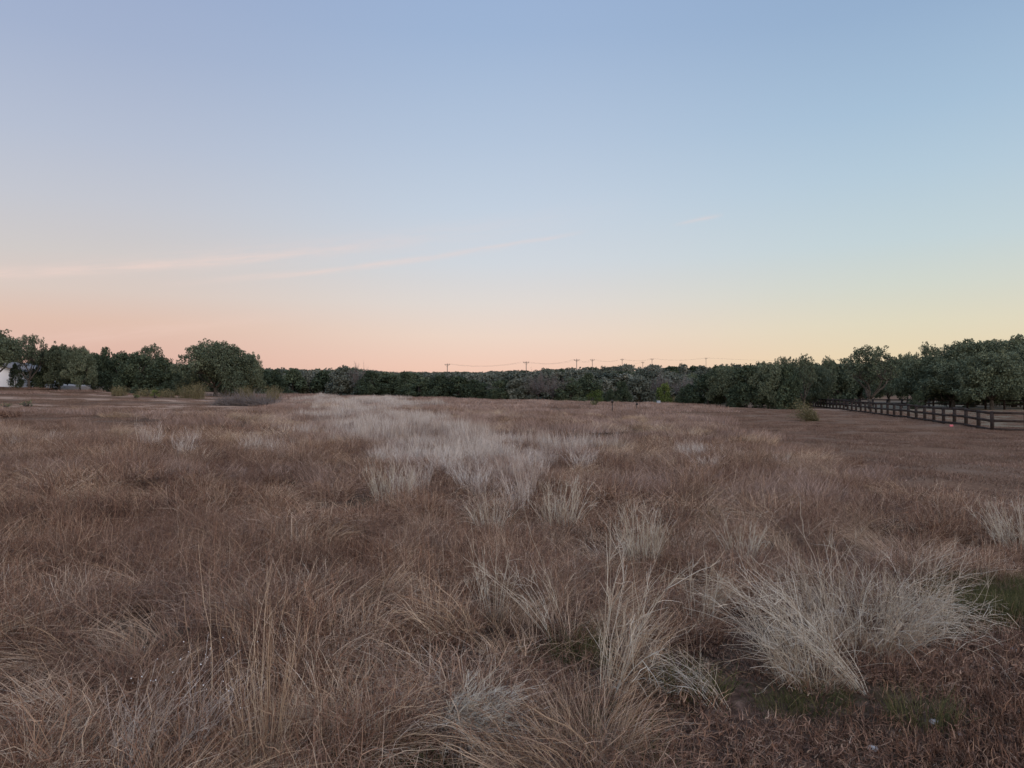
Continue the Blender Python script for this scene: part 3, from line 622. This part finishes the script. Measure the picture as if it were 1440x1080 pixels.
lbl = ['leftmost dark tree of the centre row, beside the left grove', 'pale olive tree second in the centre row', 'dark tree left of the field corner', 'olive tree with a raised top at the left of the centre row', 'greyish bare tree among the dark ones at the left of the centre row',
       'rounded dark juniper where the field edge steps down left of centre', 'low dark tree right of the stepped field edge', 'dark juniper with a pointed top left of the first power pole', 'low wide juniper left of the first power pole', 'very dark juniper directly below the first power pole',
       'dark broad tree right of the first power pole', 'low dark juniper midway between the two nearest power poles', 'pale olive tree midway between the two nearest power poles', 'dark juniper left of the second power pole', 'olive tree under the second power pole',
       'grey bare tree just right of the second power pole', 'grey bare tree touching the dark juniper below the blue roof', 'dark juniper below the blue roof', 'tall dark juniper behind the lone bright bush', 'olive tree behind the lone bright bush',
       'small bright juniper right of the lone bright bush', 'knee high juniper touching the lone bright bush', 'pale olive tree behind the pale weeds right of centre', 'grey bare tree behind the pale weeds, nearer the dark mass', 'yellow green round bush above the white object at the field edge']
PR['bush'] = [juniper(1.8, 2.2, 'bush', 900, .09)]
for (px, y, r, w, k), lb in zip(centre, lbl):
    tree(px, y, r, w * 1.12, k, lb, GC, name='juniper_tree' if k == 'fardark' else ('round_bush' if k == 'bush' else None), cat='bush' if k == 'bush' else 'tree')
# dark mass right of centre
right = [(968, 108, 540, 36, 'jun', 'low dark tree at the left tip of the dark mass'), (962, 112, 533, 26, 'bare', 'reddish grey bare tree at the left tip of the dark mass'),
         (995, 106, 522, 52, 'jun', 'dark rounded tree second from the left tip of the dark mass'), (1022, 104, 516, 50, 'oakA', 'dark oak under the lone far power pole'),
         (1050, 101, 512, 56, 'jun', 'broad dark tree in the middle of the dark mass'), (1080, 99, 511, 54, 'oakA', 'dark oak left of the open topped oaks'),
         (1012, 120, 514, 50, 'fardark', 'tree filling the back of the dark mass'), (1104, 104, 502, 46, 'oakO', 'open topped oak, left one of the pair above the leaning bush'),
         (1130, 102, 499, 44, 'oakO', 'open topped oak, right one of the pair above the leaning bush'), (1105, 98, 514, 52, 'jun', 'very dark tree at the right foot of the dark mass'),
         (1140, 112, 514, 56, 'oakA', 'dark leafy oak behind the far end of the near fence'), (1164, 132, 501, 26, 'oakO', 'small thin topped oak standing out alone against the sky'),
         (1172, 136, 512, 60, 'fardark', 'dark tree behind the far fence corner'), (1120, 118, 520, 50, 'jun', 'dark tree hidden in the back of the dark mass near the fence')]
for px, y, r, w, k, lb in right: tree(px, y, r, w * 1.1, k, lb, GR, name='juniper_tree' if k == 'fardark' else None)
pad = [(1224, 103, 487, 96, 'oakO', 'tall oak alone in the paddock with sky showing through its crown', 0), (1208, 150, 512, 70, 'oakA', 'darker oak beyond the paddock, left behind the tall one', 1),
       (1250, 140, 508, 60, 'oakA', 'oak beyond the paddock, right behind the tall one', 2), (1276, 150, 500, 44, 'oakA', 'dark oak in the dip between the tall paddock oak and the right mass', 0),
       (1306, 118, 482, 44, 'oakO', 'open topped oak poking up at the left of the right mass', 1), (1338, 122, 484, 60, 'oakO', 'open topped oak second from the left of the right mass', 0),
       (1300, 112, 503, 66, 'oakA', 'dark oak at the left foot of the right mass', 1), (1368, 116, 482, 90, 'big', 'broad oak in the middle of the right mass', 0),
       (1395, 99, 498, 90, 'oakA', 'nearest oak of the right mass with a grey trunk by the far fence', 0), (1425, 118, 478, 100, 'big', 'tallest oak of the right mass at the right edge', 0),
       (1340, 106, 508, 80, 'oakA', 'low spreading oak overhanging the far fence', 1), (1462, 104, 486, 90, 'big', 'oak mostly outside the right edge of the view', 0), (1290, 102, 548, 22, 'jun', 'small dark juniper by the far fence', 2),
       (1445, 150, 505, 90, 'fardark', 'dark tree closing the back of the right mass', 0), (1350, 150, 510, 90, 'fardark', 'dark tree far back behind the low spreading oak', 1)]
for px, y, r, w, k, lb, v in pad: tree(px, y, r, w * 1.05, k, lb, GP, v=v)
# wooded hill behind: rows of individual trees
sky = np.array([[340, 520], [370, 517], [440, 520], [475, 518], [500, 518], [545, 522], [560, 523], [600, 523], [650, 523], [700, 522], [730, 521], [760, 520], [780, 516], [800, 519], [820, 515], [850, 517], [880, 513], [900, 517], [915, 513], [930, 516], [960, 513], [1000, 513], [1060, 513], [1300, 508]])
LZ = [('woodland tree on the low skyline left of the first power pole', 0, 629), ('woodland tree on the low skyline between the two nearest power poles', 629, 740), ('woodland tree on the rising skyline under the row of far power poles', 740, 925), ('woodland tree on the skyline above the dark mass right of centre', 925, 3000)]
LM = [('olive green woodland tree on the slope left of the first power pole', 0, 629), ('woodland tree on the slope between the two nearest power poles', 629, 740), ('woodland tree on the slope below the row of far power poles', 740, 925), ('woodland tree on the slope behind the dark mass right of centre', 925, 3000)]
for y, dpx, r0, isky in ((150, 34, 6, 0), (190, 27, 4.5, 0), (235, 23, 3, 0), (285, 20, 1.5, 0), (345, 17, 0, 1)):
    px = 345 + U(0, dpx)
    while px < 1175:
        yy = y + U(-14, 14); s = float(np.interp(px, sky[:, 0], sky[:, 1]))
        x = xat(px, yy); g = float(zt(x, yy)); hh = U(4.6, 6.4)
        top = s + U(-1.2, 2.0) if isky else HR - (g + hh - EYE) * F / yy
        top = max(top, s + (0 if isky else r0 * .5))
        lab = next(l for l, a, b in (LZ if isky else LM) if a <= px < b)
        k = random.choice(['far', 'far', 'far', 'far', 'fardark'] if not isky else ['far', 'far', 'fardark'])
        if (7.5 / F) and HR - (g + 1.5 - EYE) * F / yy > top:
            tree(px, yy, top, dpx * U(1.4, 2.1), k, lab, lab.replace('tree', 'trees'), name='woodland_tree')
        px += dpx * U(.7, 1.15)

# ---------------------------------------------------------------- bushes and weeds at the field edge
def bush(px, row, h, w, label, mat='bush', kind='leaf', name='round_bush', cat='bush', group=None, y=None):
    if y is None: x, y = ground_pt(px, row)
    else: x = xat(px, y)
    root = empty(name, (x, y, float(zt(x, y)) - .03), U(0, 6)); setp(root, label, cat, group)
    tr = MB(); cr = MB(); lobes = []
    for i in range(12):
        a = 2.4 * i; e = U(.15, .85); rad = w / 2 * (1 - e ** 2) ** .5 * U(.4, .8); c = (rad * math.cos(a), rad * math.sin(a), e * h); lobes.append((c, min(w, h) * U(.16, .26), U(.3, .7))); limb(tr, (0, 0, 0), c, .03, .01, .1, 4, 4)
    if kind == 'leaf': lobes_cards(cr, lobes, 900, .07)
    else:
        n = 260; P, D = curves(disc(n, w * .35), U(0, 6.28, n), U(0, .5, n), U(-.1, .6, n), h * U(.5, 1.1, n), 5, .12); ribbons(cr, P, U(.012, .03, n), U(0, 1, n))
        k = 900; par = rng.integers(0, n, k); s = rng.integers(2, 6, k); cards(cr, P[par, s] + rng.normal(0, .05, (k, 3)), .07, U(.2, 1, k))
    link('stems', tr.mesh('stems', M['bark']), root); link('leaves', cr.mesh('leaves', M[mat]), root)
    return root
bush(837, 569, 1.95, 2.3, 'lone bright green round bush standing in front of the centre tree row', y=80)
bush(218, 560, .95, 1.1, 'bright green round bush left of the big spreading oak')
bush(191, 560.5, .5, .9, 'small low green bush beside the bright round one, left of it')
bush(38, 572, .55, 1.0, 'olive green bush in the grass at the far left', 'olive')
bush(8, 573, .4, 1.1, 'low olive bush at the left edge of the view', 'olive')
WG = 'pale yellow green weeds along the foot of the trees'
for px, row, h, w, lb in ((168, 557, 1.1, 2.2, 'yellow green weeds right of the pale track'), (262, 560, 1.5, 2.2, 'yellow green weeds in front of the big oak, leftmost bunch'), (279, 561, 1.7, 1.6, 'tallest yellow green weeds left of the big oak trunk'),
                          (320, 558, 1.2, 2.5, 'yellow green weeds right of the big oak trunk'), (346, 560, 1.4, 2.2, 'yellow green weeds behind the pile of grey branches'), (384, 562, 1.6, 2.2, 'bright yellow green weeds at the right end of the branch pile'),
                          (887, 566, 2.2, 1.4, 'pale tall weeds at the far field edge right of the lone bright bush'), (898, 567, 1.9, 1.6, 'pale weeds next to the tallest ones at the far field edge'), (914, 567, 1.5, 1.6, 'pale weeds left of the white object'), (948, 569, 1.5, 1.3, 'yellowish weeds right of the white object'),
                          (205, 558, .9, 2.6, 'grey green weeds behind the bright round bush'), (235, 559, .9, 2.4, 'grey green weeds between the bright round bush and the big oak')):
    bush(px, row, h, w, lb, 'weed', 'weed', 'tall_weeds', 'weeds', WG)
# leaning bush by the fence
x, y = ground_pt(1150, 593); root = empty('leaning_bush', (x, y, float(zt(x, y))), 0); setp(root, 'olive bush leaning left on the mown strip near the far end of the fence', 'bush')
b = disc(90, .12); P, D = curves(b, U(2.5, 3.8, 90), U(.7, 1.35, 90), U(-.3, .2, 90), U(1.0, 2.4, 90), 7, .10); mb = MB(); ribbons(mb, P, U(.015, .035, 90), U(0, .6, 90), True); link('stems', mb.mesh('stems', M['olive']), root)
mb = MB(); k = 3000; par = rng.integers(0, 90, k); s = rng.integers(2, 8, k); cards(mb, P[par, s] + rng.normal(0, .14, (k, 3)), .075, U(0, .9, k)); link('leaves', mb.mesh('leaves', M['weed']), root)
# pile of cut branches
x, y = ground_pt(345, 571); root = empty('branch_pile', (x, y, float(zt(x, y))), .05); setp(root, 'long heap of grey dead branches in front of the big spreading oak', 'brush pile')
for q in range(3):
    n = 320; mb = MB(); b = np.stack([U(-2.4, 2.4, n), U(-.7, .7, n), U(0, .45, n)], 1); b[:, 2] *= (1 - (b[:, 0] / 2.8) ** 2)
    P, D = curves(b, U(0, 6.28, n), U(.5, 1.6, n), U(-.6, .6, n), U(.5, 1.5, n), 5, .2); ribbons(mb, P, U(.012, .05, n), U(.3, 1, n), True)
    link('branches', mb.mesh('branches', M['grey']), root)
bush(372, 571, .8, 1.6, 'dark green low bush in the right part of the branch pile', 'olive', name='low_bush')

# ---------------------------------------------------------------- fences
def fence(name, pts, label, spacing=2.4, H=1.31, rails=(1.22, .70, .13), pw=.20):
    root = empty(name, (pts[0][0], pts[0][1], float(zt(*pts[0])))); o = np.array(root.location)
    setp(root, label, 'fence')
    P = []
    for (a, b) in zip(pts[:-1], pts[1:]):
        a = np.array(a); b = np.array(b); L = np.linalg.norm(b - a); n = max(1, round(L / spacing)); P += [a + (b - a) * i / n for i in range(n)]
    P.append(np.array(pts[-1]))
    Q = [np.array([p[0], p[1], float(zt(p[0], p[1]))]) for p in P]
    mb = MB(); mb.box((0, 0, H / 2 - .15), (pw, pw, H + .3), 0, .5, 1.0, .012)
    mb.add(np.array([(-pw / 2, -pw / 2, H), (pw / 2, -pw / 2, H), (pw / 2, pw / 2, H), (-pw / 2, pw / 2, H), (0, 0, H + .025)]) + np.array([0, 0, .001]), [(0, 1, 4), (1, 2, 4), (2, 3, 4), (3, 0, 4)])
    pm = mb.mesh('post', M['fence'])
    for i, q in enumerate(Q):
        p = link('post', pm, root); p.location = q - o + np.array([0, 0, U(-.03, .03)]); d = (Q[min(i + 1, len(Q) - 1)] - Q[max(i - 1, 0)]); p.rotation_euler = (U(-.02, .02), U(-.02, .02), math.atan2(d[1], d[0]))
    for i in range(len(Q) - 1):
        a, b = Q[i] - o, Q[i + 1] - o; t = (b - a); t[2] = 0; t /= np.linalg.norm(t); sd = np.array([-t[1], t[0], 0]) * (pw / 2 + .018)
        for j, r in enumerate(rails):
            mb = MB(); mb.beam(a + sd + (0, 0, r + U(-.015, .015)) + t * .004, b + sd + (0, 0, r + U(-.015, .015)) - t * .004, .045, .175, .5)
            link('rail', mb.mesh('rail', M['fence']), root)
d = np.array([.234, 1.0]); c0 = np.array([xat(1395, 50), 50.0])
corner = c0 + d * 78
fence('board_fence', [(c0[0] + 17, 51.5), tuple(c0), tuple(corner)], 'nearer dark wooden fence of three boards, running back from the right edge')
fence('board_fence', [(corner[0] + .6, corner[1] + .4), (67.2, 98), (78, 74)], 'more distant dark board fence crossing behind the tall paddock oak', rails=(1.18, .62), H=1.28)

# ---------------------------------------------------------------- power poles and wires
def pole(px, y, toprow, aw, label):
    x = xat(px, y); zb = float(zt(x, y)); zz = zrow(toprow, y); h = zz - zb
    root = empty('power_pole', (x, y, zb), 0); setp(root, label, 'power pole', 'wooden power poles rising above the far woodland')
    mb = MB(); mb.tube([(0, 0, -.5), (0, 0, h * .5), (0, 0, h)], [.17, .14, .11], 10); link('pole', mb.mesh('pole', M['pole']), root)
    mb = MB(); mb.box((0, -.16, h - .25), (aw, .12, .16)); mb.beam((-.6, -.15, h - .35), (0, -.13, h - .95), .05, .05); mb.beam((.6, -.15, h - .35), (0, -.13, h - .95), .05, .05); link('crossarm', mb.mesh('crossarm', M['pole']), root)
    for k in (-1, 0, 1):
        mb = MB(); zk = h - .17 if k else h; mb.tube([(k * aw * .46, -.16 * abs(k), zk), (k * aw * .46, -.16 * abs(k), zk + .12), (k * aw * .46, -.16 * abs(k), zk + .26)], [.05, .09, .04], 8); link('insulator', mb.mesh('insulator', M['wire']), root)
    return [np.array([x + k * aw * .46, y - .16 * abs(k), zb + (h - .17 if k else h) + .26]) for k in (-1, 0, 1)]
pp = [(629, 255, 512, 1.7, 'nearest wooden power pole, standing alone at the left'), (740, 245, 509, 1.9, 'second wooden power pole from the left'), (811, 262, 505.5, 1.9, 'third power pole, left one of the close pair right of the second'),
      (833, 320, 505.5, 1.8, 'fourth power pole, right one of the close pair'), (875, 380, 505, 1.7, 'power pole above the pale weeds at the far field edge'), (917, 420, 504.5, 1.8, 'power pole just right of the shortest one'), (993, 470, 503.5, 1.6, 'power pole farthest to the right, above the dark mass')]
tops = [pole(*q) for q in pp]
sp = pole(904, 400, 509, 1.5, 'shortest power pole, on its own wire under the main line')
def wires(A, B, label, sag=1.2):
    root = empty('power_line', tuple(A[1])); setp(root, label, 'power line')
    for a, b in zip(A, B):
        t = np.linspace(0, 1, 14)[:, None]; P = a + (b - a) * t; P[:, 2] -= (4 * sag * t * (1 - t))[:, 0]
        mb = MB(); mb.tube(P - A[1], np.full(14, .010), 4); link('wire', mb.mesh('wire', M['wire']), root)
nm = ['first', 'second', 'third', 'fourth', 'fifth', 'sixth', 'last']
for i in range(6): wires(tops[i], tops[i + 1], 'thin wires strung between the %s and %s power poles from the left' % (nm[i], nm[i + 1]))
end = [np.array([xat(1180, 620), 620, zrow(505, 620)]) + (k, 0, 0) for k in (-1, 0, 1)]
wires(tops[-1], end, 'thin wires running right from the last power pole behind the trees', 1.5)
wires([sp[0]], [tops[4][0] + (0, 0, -2.2)], 'single low wire left of the shortest power pole', .6) if False else None
root_l = [np.array([xat(862, 380), 380, zrow(516, 380)])]
wires([root_l[0]] * 2, [sp[0], sp[2]], 'low wire climbing from the woods to the shortest power pole', .5)

# ---------------------------------------------------------------- buildings
def house(px0, px1, y, eave, ridge, label, wm, rm, depth=9, name='white_house'):
    x0, x1 = xat(px0, y), xat(px1, y); W = x1 - x0; cx = (x0 + x1) / 2; zb = float(zt(cx, y)) - .3; H = zrow(eave, y) - zb; Rg = zrow(ridge, y) - zb
    root = empty(name, (cx, y, zb)); setp(root, label, 'house' if name == 'white_house' else 'building')
    mb = MB(); D = depth; w = W / 2
    V = [(-w, 0, 0), (w, 0, 0), (w, D, 0), (-w, D, 0), (-w, 0, H), (w, 0, H), (w, D, H), (-w, D, H), (0, 0, Rg - .15), (0, D, Rg - .15)]
    mb.add(V, [(4, 5, 8), (6, 7, 9)], [(0, 1, 5, 4), (1, 2, 6, 5), (2, 3, 7, 6), (3, 0, 4, 7)]); link('wall', mb.mesh('wall', M[wm]), root)
    mb = MB(); o = .45
    for s in (-1, 1):
        sl = (Rg - H) / w; e = (s * (w + o), H - sl * o)
        V = []
        for yy in (-o, D + o):
            for zz in (0, .14): V += [(0, yy, Rg + zz), (e[0], yy, e[1] + zz)]
        mb.add(V, None, [(0, 1, 3, 2), (4, 6, 7, 5), (0, 4, 5, 1), (2, 3, 7, 6), (1, 5, 7, 3)])
    link('roof', mb.mesh('roof', M[rm]), root)
    if name == 'white_house':
        for wx, wz in ((-w * .15, 1.9), (-w * .65, 1.9)):
            mb = MB(); mb.box((wx, -.03, wz), (1.2, .08, 1.4)); f = link('window', mb.mesh('window', M['wall']), root)
            mb = MB(); mb.box((wx, -.08, wz + .32), (1.0, .03, .56)); mb.box((wx, -.08, wz - .32), (1.0, .03, .56)); link('pane', mb.mesh('pane', M['glass']), f)
        mb = MB(); mb.box((w * .12, -.03, 1.35), (1.0, .08, 2.1)); link('door', mb.mesh('door', M['roof']), root)
    return root
house(-80, 33, 96, 523, 508, 'white gabled house showing between the oaks at the far left', 'wall', 'roof')
house(776, 798, 200, 532.5, 529.5, 'low building with a blue grey roof half hidden in the woods', 'metal', 'blueroof', 8, 'shed')
# pale track on the left
n = 40; tx = np.linspace(-85, -47, n); ty = np.interp(tx, [-85, -47], [103, 98]); V = []
for s in (-1, 1): V += [(a, b + s * 2.0, float(zt(a, b)) + .12 + .012 * (a + 85) + (.22 if s > 0 else .02)) for a, b in zip(tx, ty)]
f = [(i, i + 1, n + i + 1, n + i) for i in range(n - 1)]
V2 = [(a, b, c - 1.0) for a, b, c in V]; f2 = [(i + 1, i, 2 * n + i, 2 * n + i + 1) for i in range(n - 1)] + [(n + i, n + i + 1, 3 * n + i + 1, 3 * n + i) for i in range(n - 1)]
setp(link('track', mesh_np('track', V + V2, None, f + f2, None, M['track'])), kind='structure')

# ---------------------------------------------------------------- small things
x, y = ground_pt(861, 584); root = empty('stake', (x, y, float(zt(x, y)))); setp(root, 'thin dark stake with a box on top, standing alone in the far field', 'stake')
mb = MB(); mb.box((0, 0, .5), (.07, .07, 1.1), 0, .5, .9, .01); link('post', mb.mesh('post', M['metal']), root); mb = MB(); mb.box((0, 0, 1.12), (.17, .14, .26), 0, .5, .85, .02); link('box', mb.mesh('box', M['metal']), root)
x, y = ground_pt(895, 580); root = empty('stake', (x, y, float(zt(x, y)))); setp(root, 'shorter dark marker standing in the far field right of the taller stake', 'stake')
mb = MB(); mb.box((0, 0, .35), (.05, .05, .8)); link('post', mb.mesh('post', M['metal']), root); mb = MB(); mb.box((.03, 0, .78), (.22, .10, .2), 0, .5, .8, .03); link('cap', mb.mesh('cap', M['metal']), root)
x, y = ground_pt(1331, 600); root = empty('marker_flag', (x + .1, y - .4, float(zt(x, y)))); setp(root, 'small pink plastic marker lying at the foot of the near fence', 'marker')
mb = MB(); V = [(a, .02 * math.sin(a * 20) , z) for a in np.linspace(-.13, .13, 8) for z in (.03, .16)]; f = [(2 * i, 2 * i + 2, 2 * i + 3, 2 * i + 1) for i in range(7)]
Vb = [(a, b + .02, z) for a, b, z in V]; mb.add(V + Vb, None, f + [tuple(16 + j for j in reversed(q)) for q in f] + [(1, 17, 16, 0), (14, 30, 31, 15)] + [(2 * i + 1, 2 * i + 3, 2 * i + 19, 2 * i + 17) for i in range(7)]); link('flag', mb.mesh('flag', M['red']), root)
mb = MB(); mb.tube([(-.13, 0, -.05), (-.13, 0, .12), (-.13, 0, .2)], [.006, .006, .004], 5); link('stem', mb.mesh('stem', M['metal']), root)
x, y = ground_pt(928, 570); root = empty('utility_box', (x, y + 1, float(zt(x, y + 1)))); setp(root, 'small white box at the foot of the trees under the yellow green bush', 'box')
mb = MB(); mb.box((0, 0, .3), (.5, .4, .6), 0, .5, .95, .04); link('cabinet', mb.mesh('cabinet', M['box']), root); mb = MB(); mb.box((0, 0, .625), (.56, .46, .05), 0, .5, .9, .03); link('lid', mb.mesh('lid', M['roof']), root)

# ---------------------------------------------------------------- sky (a dusk gradient by direction, with two thin cirrus streaks) and light
def lin(c): return tuple(((v / 255) / 12.92 if v / 255 <= .04045 else ((v / 255 + .055) / 1.055) ** 2.4) for v in c)
w = bpy.data.worlds.new('World'); scene.world = w; w.use_nodes = True; nt = w.node_tree; nt.nodes.clear()
tc = nt.nodes.new('ShaderNodeTexCoord'); sep = nt.nodes.new('ShaderNodeSeparateXYZ'); nt.links.new(tc.outputs['Generated'], sep.inputs[0]); X, Y, Z = sep.outputs
az = mathn(nt, 'MULTIPLY', mathn(nt, 'ARCTAN2', X, Y), 180 / math.pi); el = mathn(nt, 'MULTIPLY', mathn(nt, 'ARCSINE', Z), 180 / math.pi)
ef = mathn(nt, 'DIVIDE', mathn(nt, 'ADD', el, 2), 62, clamp=True)
def sr(st): return ramp(nt, [((e + 2) / 62, lin(c)) for e, c in st], ef)
# stops: elevation in degrees, display colour
left = sr([(0, (214, 168, 155)), (2.6, (224, 180, 163)), (5, (224, 190, 172)), (7, (218, 200, 190)), (9.5, (208, 202, 200)), (13, (195, 198, 208)), (17, (180, 190, 210)), (23, (160, 176, 206)), (35, (135, 158, 200)), (60, (118, 145, 190))])
mid = sr([(0, (240, 186, 163)), (2.2, (241, 200, 178)), (4.5, (236, 212, 195)), (7, (224, 216, 210)), (10, (208, 214, 221)), (14, (193, 207, 223)), (19, (176, 195, 219)), (26, (153, 178, 212)), (36, (138, 165, 208)), (60, (118, 145, 190))])
rite = sr([(0, (236, 203, 160)), (2.6, (233, 212, 174)), (5, (224, 216, 190)), (7.5, (210, 215, 204)), (10.5, (194, 211, 216)), (15, (177, 201, 218)), (19, (162, 190, 215)), (25, (144, 173, 206)), (36, (128, 157, 198)), (60, (115, 143, 188))])
behind = sr([(0, (250, 206, 165)), (4, (246, 214, 180)), (9, (228, 214, 200)), (16, (196, 204, 212)), (28, (158, 180, 208)), (60, (118, 145, 190))])
fl = mathn(nt, 'DIVIDE', mathn(nt, 'MULTIPLY', az, -1), 30, clamp=True); fr = mathn(nt, 'DIVIDE', az, 30, clamp=True)
sm = lambda f: mathn(nt, 'MULTIPLY', mathn(nt, 'MULTIPLY', f, f), mathn(nt, 'SUBTRACT', 3, mathn(nt, 'MULTIPLY', f, 2)))
fl = sm(fl); fr = sm(fr); c = mixc(nt, fl, mid, left); c = mixc(nt, fr, c, rite)
fb = mathn(nt, 'DIVIDE', mathn(nt, 'SUBTRACT', mathn(nt, 'ABSOLUTE', az), 45), 70, clamp=True); c = mixc(nt, fb, c, behind)
boost = mathn(nt, 'ADD', 1.0, mathn(nt, 'ADD', mathn(nt, 'MULTIPLY', fb, 1.0), mathn(nt, 'MULTIPLY', mathn(nt, 'DIVIDE', mathn(nt, 'SUBTRACT', el, 30), 30, clamp=True), .35)))
# streaks
vec = nt.nodes.new('ShaderNodeCombineXYZ'); wv = mathn(nt, 'SUBTRACT', el, mathn(nt, 'MULTIPLY', az, .145))
nt.links.new(mathn(nt, 'MULTIPLY', az, .10), vec.inputs[0]); nt.links.new(mathn(nt, 'MULTIPLY', wv, .8), vec.inputs[1])
nz = noise(nt, vec.outputs[0], 3.0, 5, .6); nzb = noise(nt, vec.outputs[0], 1.1, 3, .5)
def streak(w0, sg, a0, a1, a2, a3, k):
    d = mathn(nt, 'ADD', mathn(nt, 'SUBTRACT', wv, w0), mathn(nt, 'MULTIPLY', mathn(nt, 'SUBTRACT', nzb, .5), .5))
    g = mathn(nt, 'EXPONENT', mathn(nt, 'MULTIPLY', mathn(nt, 'POWER', mathn(nt, 'ABSOLUTE', mathn(nt, 'DIVIDE', d, sg)), 2), -1))
    a = mathn(nt, 'MULTIPLY', mathn(nt, 'DIVIDE', mathn(nt, 'SUBTRACT', az, a0), a1 - a0, clamp=True), mathn(nt, 'DIVIDE', mathn(nt, 'SUBTRACT', a3, az), a3 - a2, clamp=True))
    m = mathn(nt, 'MULTIPLY', mathn(nt, 'MULTIPLY', g, a), mathn(nt, 'MULTIPLY', mathn(nt, 'SUBTRACT', nz, .2), 2.6, clamp=True))
    return mathn(nt, 'MULTIPLY', m, k)
s = streak(12.7, .34, -60, -40, -24, -6, .38)
for q in ((11.3, .20, -26, -15, -8, 1, .38), (11.5, .14, -6, -1, 2, 6, .3), (10.8, .14, 12, 14, 14.5, 16, .35), (12.9, .9, -40, -20, -15, 12, .16), (8.2, .5, -50, -30, -25, -14, .2)):
    s = mathn(nt, 'ADD', s, streak(*q))
c = mixc(nt, mathn(nt, 'MINIMUM', s, 1.0), c, lin((244, 212, 200)))
gr = mathn(nt, 'LESS_THAN', el, -1.5); c = mixc(nt, gr, c, (.10, .07, .06))
hs = nt.nodes.new('ShaderNodeHueSaturation'); hs.inputs['Saturation'].default_value = .93; nt.links.new(c, hs.inputs['Color']); bg = nt.nodes.new('ShaderNodeBackground'); nt.links.new(hs.outputs[0], bg.inputs[0]); nt.links.new(boost, bg.inputs[1])
ow = nt.nodes.new('ShaderNodeOutputWorld'); nt.links.new(bg.outputs[0], ow.inputs[0])
# afterglow of the sun that has just gone down behind the camera, to the right
ld = bpy.data.lights.new('sun', 'SUN'); ld.energy = 1.15; ld.angle = R(25); ld.color = (1.0, .80, .68)
lo = bpy.data.objects.new('sun', ld); COL.objects.link(lo); lo.rotation_euler = (R(58), 0, R(35))

# ---------------------------------------------------------------- camera
cd = bpy.data.cameras.new('camera'); cd.sensor_width = 36; cd.lens = 36 * F / 1440; cd.clip_end = 9000; cd.clip_start = .05
co = bpy.data.objects.new('camera', cd); COL.objects.link(co); co.location = (0, 0, EYE); co.rotation_euler = (R(90) + math.atan(16 / F), 0, 0)
scene.camera = co
scene.render.engine = 'CYCLES'; scene.cycles.max_bounces = 3; scene.cycles.diffuse_bounces = 2
scene.view_settings.view_transform = 'Standard'; scene.view_settings.look = 'None'; scene.view_settings.exposure = 0; scene.view_settings.gamma = 1
print('objects', len(bpy.data.objects))
